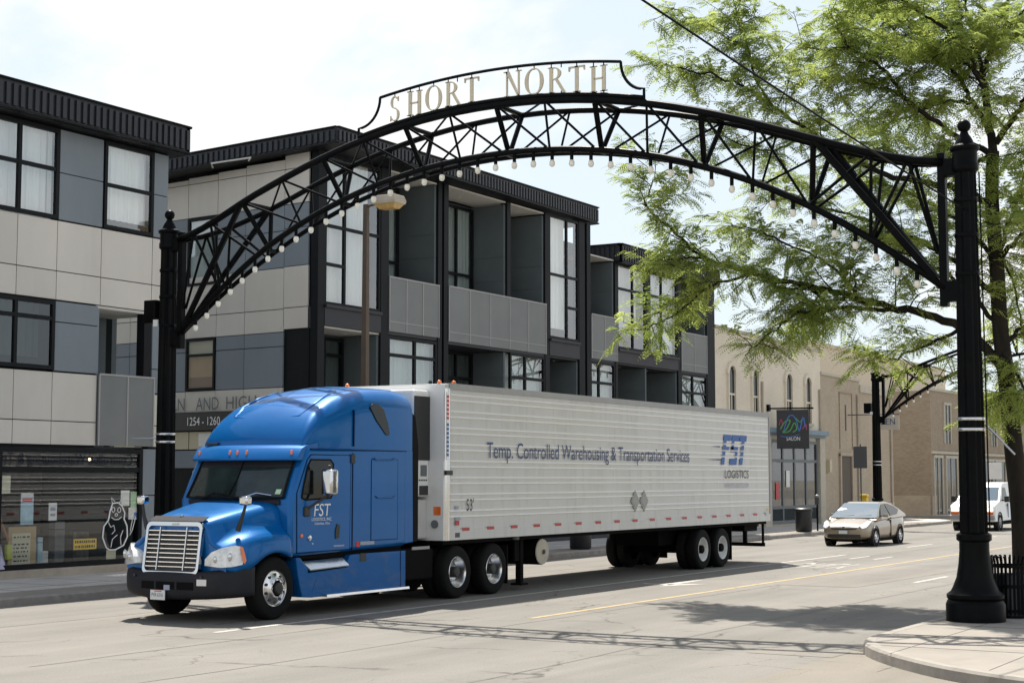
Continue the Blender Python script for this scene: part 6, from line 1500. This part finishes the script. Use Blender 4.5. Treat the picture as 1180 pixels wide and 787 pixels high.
def drum(label, x, y):
    t = thing('litter_bin', label, 'litter bin', (x, y, .15), 'black litter bins on the far pavement')
    g = G(); g.lathe([(.31, .17), (.33, .2), (.33, 1.0), (.31, 1.02)], (x, y, 0), 'z', 24); build('drum', g, 'bin', t, smooth='auto')
    g = G(); g.lathe([(.35, .98), (.37, 1.0), (.37, 1.06), (.33, 1.10), (.22, 1.12), (.22, 1.02)], (x, y, 0), 'z', 24); build('lid', g, 'bin', t, smooth='auto')
    g = G(); g.lathe([(.28, .15), (.28, .18)], (x, y, 0), 'z', 20); build('foot', g, 'black', t)
    return t
drum('black drum litter bin beside the parking meter past the end of the trailer', 61.7, 23.05); drum('black drum litter bin glimpsed under the trailer between its wheels', 43.2, 23.3)
def meter(label, x, y, h=1.5):
    t = thing('parking_meter', label, 'parking meter', (x, y, .15))
    g = G(); g.tube([(x, y, .15), (x, y, h - .3)], .035, 10); build('post', g, 'black', t)
    g = G(); g.loft([[(x + dx * sc, y + dy * sc, z) for dx, dy in ((-.06, -.09), (.06, -.09), (.06, .09), (-.06, .09))] for z, sc in ((h - .32, .8), (h - .25, 1), (h - .05, 1.05), (h, .8))]); build('housing', g, 'signback', t, bevel=.015)
    g = G(); g.sphere((x, y, h + .02), .085, 12, 8, (1, 1, .8)); build('dome', g, 'rail', t, smooth=True)
meter('grey domed parking meter beside the far black bin', 63.1, 22.98, 1.55)

# shoebox street lamp
SL = thing('street_lamp', 'brown square post street lamp with a box lantern in front of the bay windows', 'street lamp', (32.45, 23.75, .15))
px_, py_ = 32.45, 23.62
g = G(); g.loft([[(px_ + a * w_, py_ + b * w_, z) for a, b in ((-1, -1), (1, -1), (1, 1), (-1, 1))] for z, w_ in ((.15, .095), (9.2, .06))]); build('post', g, 'wood', SL, bevel=.01)
g = G(); g.box(px_ - .15, px_ + .15, py_ - .15, py_ + .15, .15, .45); build('base', g, 'wood', SL, bevel=.02)
g = G(); g.tube([(px_, py_, 9.13), (px_ + .02, py_ - .4, 9.22)], .035, 8); build('arm', g, 'wood', SL)
g = G(); lx, ly = px_ + .03, py_ - .68
g.loft([[(lx + a * w_, ly + b * l_, z) for a, b in ((-1, -1), (1, -1), (1, 1), (-1, 1))] for z, w_, l_ in ((9.14, .24, .34), (9.22, .26, .36), (9.36, .22, .31))]); lh = build('lantern', g, 'stone', SL, bevel=.015)
g = G(); g.loft([[(lx + a * w_, ly + b * l_, z) for a, b in ((-1, -1), (1, -1), (1, 1), (-1, 1))] for z, w_, l_ in ((9.14, .225, .32), (9.02, .14, .22))]); build('lamp_glass', g, 'lampglass', lh, bevel=.02)

def post_sign(name, label, x, y, z0, z1, w_, m, top=None, txt=None, tm='black_t'):
    t = thing(name, label, 'sign', (x, y, .15))
    g = G(); g.tube([(x, y, .15), (x, y, top or z1 + .1)], .035, 8); build('post', g, 'signback', t)
    g = G(); g.box(x - .06, x - .035, y - w_ / 2, y + w_ / 2, z0, z1); p = build('plate', g, m, t, bevel=.004)
    if txt:
        g = G(); g.text(txt, (x - .064, y + w_ * .38, z0 + (z1 - z0) * .35), (0, -1, 0), (0, 0, 1), w=w_ * .76, h=(z1 - z0) * .35); build('lettering', g, tm, p)
    return t
post_sign('street_sign', 'dark grey back of a square sign on a thin post beside the distant arch pole', 69.5, 23.25, 2.75, 3.72, .62, 'signback')
post_sign('street_sign', 'small white upright sign seen between the pole and the tree trunk', 92.5, 23.05, 2.25, 3.2, .75, 'whitesign')
post_sign('street_sign', 'red sign cut by the edge of the picture beside the tree trunk', 33.0, 6.36, 3.1, 3.75, .65, 'redsign')
nbx = thing('newspaper_box', 'yellow newspaper box standing behind the tan car', 'newspaper box', (73.0, 24.3, .15))
g = G(); g.box(72.85, 73.15, 24.12, 24.42, .5, 1.42); build('cabinet', g, 'yellow', nbx, bevel=.03)
g = G(); g.box(72.92, 73.08, 24.2, 24.34, .15, .5); build('pedestal', g, 'yellow', nbx)
g = G(); g.box(72.82, 73.16, 24.08, 24.46, 1.42, 1.55); build('hood', g, 'yellow', nbx, bevel=.03)
ws_ = thing('hanging_sign', 'small white sign with dark letters sticking out behind the distant arch pole', 'sign', (78.5, 26.2, 4.8))
g = G(); g.box(78.5, 78.58, 24.25, 25.6, 4.72, 5.4); wsp = build('plate', g, 'coping', ws_)
g = G(); g.text('UEN', (78.49, 25.2, 4.98), (0, -1, 0), (0, 0, 1), w=.75, h=.3); build('lettering', g, 'navy', wsp)
g = G(); g.tube([(78.54, 26.9, 5.5), (78.54, 24.25, 5.5)], .03, 6); build('bracket', g, 'signback', ws_)
# ------------------------------------------------------------------ trees
nr = np.random.default_rng(11)
LIMBS = {
    'trunk': [ (29.20, 6.84, 0.02), (29.20, 6.84, 1.55), (29.20, 6.94, 2.78), (29.20, 7.03, 4.03), (29.20, 7.12, 4.97), (29.20, 7.16, 6.24), (29.20, 7.21, 7.36), (29.20, 7.17, 8.24) ],
    'main': [ (29.20, 7.17, 8.24), (29.32, 7.29, 9.29), (29.44, 7.36, 9.70), (29.56, 7.30, 10.13), (29.68, 7.04, 10.58), (29.80, 6.99, 11.37) ],
    'main2': [ (29.30, 7.32, 9.67), (29.70, 7.63, 10.61), (30.10, 7.84, 11.41), (30.50, 8.00, 12.23) ],
    'rfork': [ (29.20, 7.12, 8.39), (28.87, 6.72, 8.68), (28.53, 6.44, 8.98), (28.20, 6.05, 9.55) ],
    'U1': [ (29.20, 7.26, 9.26), (28.92, 7.57, 10.20), (28.64, 7.67, 10.37), (28.36, 8.10, 10.67), (28.08, 8.45, 10.98), (27.80, 8.83, 11.45) ],
    'U2': [ (29.20, 7.19, 8.64), (29.43, 7.59, 9.27), (29.67, 7.86, 9.82), (29.90, 8.61, 10.36), (30.13, 9.05, 10.80), (30.37, 9.56, 11.40), (30.60, 9.91, 12.13) ],
    'U3': [ (29.20, 7.18, 8.19), (29.00, 7.81, 8.61), (28.80, 8.45, 9.10), (28.60, 9.02, 9.92), (28.40, 9.55, 10.30), (28.20, 9.66, 10.55), (28.00, 9.82, 11.01) ],
    'U4': [ (28.80, 8.45, 9.10), (28.82, 8.82, 9.43), (28.85, 9.48, 9.75), (28.88, 9.98, 9.90), (28.90, 10.42, 9.80) ],
    'U5': [ (29.20, 7.21, 7.28), (29.25, 7.98, 7.68), (29.30, 9.22, 8.05), (29.35, 10.25, 8.64), (29.40, 10.84, 9.13), (29.45, 11.51, 9.65), (29.50, 12.37, 10.26), (29.55, 13.44, 10.68), (29.60, 14.26, 10.91) ],
    'U6': [ (29.50, 11.52, 9.66), (29.67, 11.96, 10.30), (29.85, 12.19, 11.01), (30.02, 12.48, 11.75), (30.20, 12.64, 12.37) ],
    'U7': [ (29.40, 10.84, 9.13), (29.20, 11.26, 8.75), (29.00, 12.08, 8.89), (28.80, 12.92, 9.39) ],
    'L1': [ (29.20, 7.03, 4.18), (29.13, 7.77, 5.03), (29.07, 8.79, 5.40), (29.00, 9.67, 5.65), (28.93, 10.67, 5.99), (28.87, 11.70, 6.25), (28.80, 12.77, 6.65), (28.73, 13.39, 7.23), (28.67, 14.02, 7.80) ],
    'L2': [ (29.00, 8.77, 5.39), (28.72, 9.67, 5.45), (28.44, 10.50, 5.42), (28.16, 11.10, 5.05), (27.95, 11.55, 4.6) ],
    'L3': [ (28.80, 11.67, 6.24), (28.95, 12.65, 6.08), (29.10, 13.58, 5.53), (29.25, 14.43, 5.32) ],
    'L4': [ (28.90, 10.66, 5.98), (29.33, 10.41, 5.60), (29.77, 10.90, 5.35), (30.20, 11.62, 5.20) ],
    'L5': [ (28.70, 12.72, 6.64), (28.35, 13.50, 6.58) ],
    'L6': [ (29.10, 7.76, 5.03), (29.43, 8.34, 4.85), (29.75, 9.10, 4.62), (30.07, 9.80, 4.50) ],
    'L7': [ (28.90, 9.64, 5.64), (29.12, 10.21, 6.28), (29.35, 11.08, 6.79), (29.57, 11.98, 7.23), (29.80, 12.72, 7.38) ],
    'L8': [ (29.20, 7.15, 5.60), (29.36, 7.96, 6.31), (29.52, 8.98, 6.90), (29.68, 9.95, 7.34), (29.84, 10.98, 7.71), (30.00, 11.95, 8.17) ],
    'L9': [ (28.67, 13.95, 7.76), (28.5, 13.7, 8.2), (28.40, 13.2, 8.32) ],
    'R1': [ (29.20, 7.03, 4.03), (30.35, 7.48, 3.69), (31.50, 7.93, 3.67) ],
    'R2': [ (29.20, 7.09, 4.66), (29.85, 6.77, 5.17), (30.50, 6.36, 5.69) ],
    'N1': [ (29.40, 7.35, 9.69), (29.93, 8.19, 10.41), (30.47, 9.00, 11.17), (31.00, 9.68, 12.02) ],
    'N2': [ (29.50, 7.28, 10.11), (29.25, 6.80, 10.54), (29.00, 6.35, 10.89) ],
    'N3': [ (29.20, 7.16, 6.24), (29.65, 7.86, 6.99), (30.10, 8.63, 7.54), (30.55, 9.44, 8.02), (31.00, 10.29, 8.44) ],
    'N4': [ (29.20, 7.12, 4.97), (28.95, 7.70, 5.77), (28.70, 8.26, 6.18), (28.45, 8.66, 6.42), (28.20, 9.22, 6.75) ],
    'N5': [ (29.20, 7.16, 6.24), (29.63, 6.98, 7.08), (30.07, 6.82, 7.94), (30.50, 6.74, 8.84) ],
    'N6': [ (29.20, 7.09, 4.66), (28.70, 6.69, 3.99), (28.20, 6.36, 3.51) ],
    'N7': [ (29.20, 7.19, 6.56), (30.10, 7.05, 5.85), (31.00, 7.12, 4.95) ],
    'N8': [ (29.40, 7.58, 9.26), (29.87, 8.36, 9.40), (30.33, 9.35, 9.27), (30.80, 10.21, 9.28) ],
    'N9': [ (28.60, 7.66, 10.36), (28.85, 8.37, 10.18), (29.10, 9.27, 10.61), (29.35, 10.22, 10.55), (29.60, 11.02, 10.90) ],
    'NA': [ (29.80, 12.17, 11.00), (29.53, 12.66, 11.29), (29.27, 13.11, 11.56), (29.00, 13.47, 11.82) ],
    'NB': [ (29.20, 7.17, 8.24), (28.80, 7.45, 7.96), (28.40, 7.89, 8.09), (28.00, 8.33, 7.99), (27.60, 8.83, 8.21) ],
    'R3': [ (29.20, 7.13, 6.24), (28.35, 6.46, 6.55), (27.50, 5.69, 6.82) ],
}
RAD = dict(trunk=(.20, .115), main=(.085, .02), main2=(.045, .015), rfork=(.07, .02), U1=(.05, .012), U2=(.055, .012), U3=(.06, .012), U4=(.03, .01), U5=(.07, .012), U6=(.03, .01), U7=(.03, .01),
           L1=(.10, .012), L2=(.05, .01), L3=(.035, .01), L4=(.04, .01), L5=(.025, .008), L6=(.045, .01), L7=(.035, .01), L8=(.06, .01), L9=(.02, .008), R1=(.05, .012), R2=(.06, .012), R3=(.06, .012), N1=(.035, .01), N2=(.04, .01), N3=(.05, .01), N4=(.05, .01), N5=(.045, .01), N6=(.045, .01), N7=(.04, .01), N8=(.04, .01), N9=(.035, .01), NA=(.025, .008), NB=(.04, .01))
LEAFY = dict(trunk=9, main=.35, main2=.2, rfork=.2, U1=.2, U2=.25, U3=.3, U4=.2, U5=.3, U6=.1, U7=.2, L1=.25, L2=.2, L3=.15, L4=.2, L5=.1, L6=.25, L7=.15, L8=.2, L9=0, R1=.2, R2=.2, R3=.2, N1=.15, N2=.1, N3=.2, N4=.2, N5=.1, N6=.1, N7=.1, N8=.1, N9=.1, NA=.05, NB=.15)

def crspline(pts, n=6):
    P = [np.array(p, float) for p in pts]; out = []
    for i in range(len(P) - 1):
        p0, p1, p2, p3 = P[max(i - 1, 0)], P[i], P[i + 1], P[min(i + 2, len(P) - 1)]
        for k in range(n):
            t = k / n; out.append(0.5 * (2 * p1 + (p2 - p0) * t + (2 * p0 - 5 * p1 + 4 * p2 - p3) * t * t + (3 * p1 - p0 - 3 * p2 + p3) * t ** 3))
    out.append(P[-1]); return out

class Foliage:
    def __init__(s): s.v, s.n = [], 0
    def frond(s, base, d, L_, pairs=6, ll=.045, lw=.017):
        """a drooping feathery leaf: pairs of small leaflets along a thin rib"""
        d = d / np.linalg.norm(d); side = np.cross(d, (0, 0, 1)); nn = np.linalg.norm(side)
        side = side / nn if nn > 1e-3 else np.array((1., 0, 0))
        roll = nr.normal(0, .5); upv = np.cross(side, d); side = side * math.cos(roll) + upv * math.sin(roll)
        t = (np.arange(pairs) + .7) / pairs
        p = base + d * (t * L_)[:, None] + np.array((0, 0, -1.)) * (t ** 2 * L_ * .45)[:, None]
        sc = np.sin(np.pi * (.18 + .72 * t)) * ll
        for sg in (-1, 1):
            ax = side * sg * .85 + d * .5 + np.array((0, 0, -.22)); ax /= np.linalg.norm(ax)
            w_ = np.cross(ax, upv); w_ /= max(np.linalg.norm(w_), 1e-6)
            a = p; e = p + ax * sc[:, None] * 1.25; m1 = p + ax * (sc * .6)[:, None] + w_ * (lw / 2); m2 = p + ax * (sc * .6)[:, None] - w_ * (lw / 2)
            s.v.append(np.stack([a, m1, e, m2], 1).reshape(-1, 3)); s.n += pairs
    def build(s, name, m, parent):
        V = np.concatenate(s.v); b = np.array(wloc(parent)); V = V - b
        me = bpy.data.meshes.new(name); nv = len(V); nf = nv // 4
        me.vertices.add(nv); me.vertices.foreach_set('co', V.astype(np.float32).ravel())
        me.loops.add(nv); me.loops.foreach_set('vertex_index', np.arange(nv, dtype=np.int32))
        me.polygons.add(nf); me.polygons.foreach_set('loop_start', np.arange(0, nv, 4, dtype=np.int32))
        me.update(calc_edges=True); me.materials.append(M[m])
        o = bpy.data.objects.new(name, me); COL.objects.link(o); o.parent = parent; return o

def grow(fol, tw, pts, r0, leafy, twig_step=.115, spacing=.045, branch_step=.22, blen=(.55, 1.7), fr=(.18, .30), level=0, pairs=6, ll=.066, lw=.028):
    """side branches and leafy twigs along a limb"""
    P = np.array(pts); seg = np.linalg.norm(np.diff(P, axis=0), axis=1); cum = np.concatenate([[0], np.cumsum(seg)]); Lt = cum[-1]
    def at(s_):
        i = min(int(np.searchsorted(cum, s_, 'right')) - 1, len(P) - 2); t = (s_ - cum[i]) / max(seg[i], 1e-6)
        return P[i] + (P[i + 1] - P[i]) * t, (P[i + 1] - P[i]) / max(seg[i], 1e-6)
    s_ = leafy * Lt
    if level == 0:
        q = s_
        while q < Lt:
            p, d = at(q); v = nr.normal(size=3); v -= d * v.dot(d) * .6; v[2] *= .35; v = v / np.linalg.norm(v) + d * nr.uniform(.2, .9); v[2] += nr.uniform(-.05, .3); v /= np.linalg.norm(v)
            bl = nr.uniform(*blen) * (1 - .62 * q / Lt); mid = p + v * bl * .55; end = p + v * bl + np.array((0, 0, -.04 * bl)) + nr.normal(0, .06, 3)
            bp = crspline([p, mid, end], 4); tw.tube(bp, list(np.linspace(max(.010, .18 * r0), .004, len(bp))), 5)
            grow(fol, tw, bp, .012, .12, twig_step, spacing, 1, blen, fr, 1, pairs, ll, lw); q += nr.uniform(.6, 1.4) * branch_step
    while s_ < Lt:
        p, d = at(s_); v = nr.normal(size=3); v[2] *= .45; v = v / np.linalg.norm(v) + d * .7; v /= np.linalg.norm(v)
        L2_ = nr.uniform(.22, .62); end = p + v * L2_ + np.array((0, 0, -.04 * L2_))
        tw.tube([p, p + (end - p) * .5 + np.array((0, 0, .03)), end], [.005, .004, .002], 4, False)
        k = nr.uniform(.03, .08)
        while k < L2_:
            b_ = p + (end - p) * (k / L2_); sd = np.cross(v, (0, 0, 1)); sd /= max(np.linalg.norm(sd), 1e-3)
            fd = v * .7 + sd * nr.choice([-1, 1]) * nr.uniform(.4, 1.1) + np.array((0, 0, nr.uniform(-.3, .3)))
            fol.frond(b_, fd, nr.uniform(*fr), pairs, ll, lw); k += spacing * nr.uniform(.7, 1.4)
        s_ += twig_step * nr.uniform(.6, 1.4)

ST = thing('honey_locust_tree', 'feathery light green tree arching over the street from behind the near pole', 'tree', (29.2, 6.84, .02))
fol, tw = Foliage(), G()
for nm, pts in LIMBS.items():
    pp = crspline(pts, 6); r0, r1 = RAD[nm]
    rs = [r0 + (r1 - r0) * (k / (len(pp) - 1)) ** .8 for k in range(len(pp))]
    if nm == 'trunk': rs[0] *= 1.35; rs[1] *= 1.15; rs[2] *= 1.05
    else: pp = [p + nr.normal(0, .02, 3) * (0 < k < len(pp) - 1) for k, p in enumerate(pp)]
    g = G(); g.tube(pp, rs, 10); build('trunk' if nm == 'trunk' else 'limb', g, 'bark', ST, smooth=True)
    if LEAFY[nm] < 1:
        grow(fol, tw, pp, r0, LEAFY[nm])
build('twigs', tw, 'bark', ST, smooth=True); fol.build('crown', 'leaf', ST)

def street_tree(label, x, y, h, spread, n=10, seed=1, m='leaf2', group=None):
    global nr
    nr = np.random.default_rng(seed)
    t = thing('street_tree', label, 'tree', (x, y, .1), group)
    g = G(); top = np.array((x + nr.normal(0, .1), y + nr.normal(0, .1), h * .75)); tp = crspline([(x, y, .05), (x + .05, y, h * .3), top], 5)
    g.tube(tp, list(np.linspace(.02 * h + .04, .03, len(tp))), 8); build('trunk', g, 'bark', t, smooth=True)
    f_, w_ = Foliage(), G()
    for k in range(n):
        a = 2 * math.pi * (k + nr.uniform(-.3, .3)) / n * 2.0; z0 = h * nr.uniform(.32, .72); e = nr.uniform(.3, 1.0)
        p0 = np.array((x, y, z0)); p2 = np.array((x + spread * math.cos(a) * (1.15 - z0 / h * .5), y + spread * math.sin(a) * (1.15 - z0 / h * .5), min(h, z0 + h * .3 * e)))
        bp = crspline([p0, (p0 + p2) / 2 + np.array((0, 0, .06 * h)), p2], 5); w_.tube(bp, list(np.linspace(.05, .012, len(bp))), 6)
        grow(f_, w_, bp, .05, .25, .42, .14, .8, (.5, 1.3), (.3, .45), 0, 4, .15, .07)
    build('twigs', w_, 'bark', t, smooth=True); f_.build('crown', m, t)
    return t
street_tree('small green sapling on the pavement edge behind the white van', 101.5, 23.6, 4.6, 1.3, 8, 3)
street_tree('full green tree farther up the far pavement, seen past the near trunk', 118, 24.0, 9.5, 3.6, 12, 4)
street_tree('tall green tree beyond the van, higher than the roofs beside it', 134, 24.2, 11, 4.2, 12, 5)
street_tree('green tree closing the end of the street above the van roof', 158, 24.0, 11, 4.5, 12, 6)
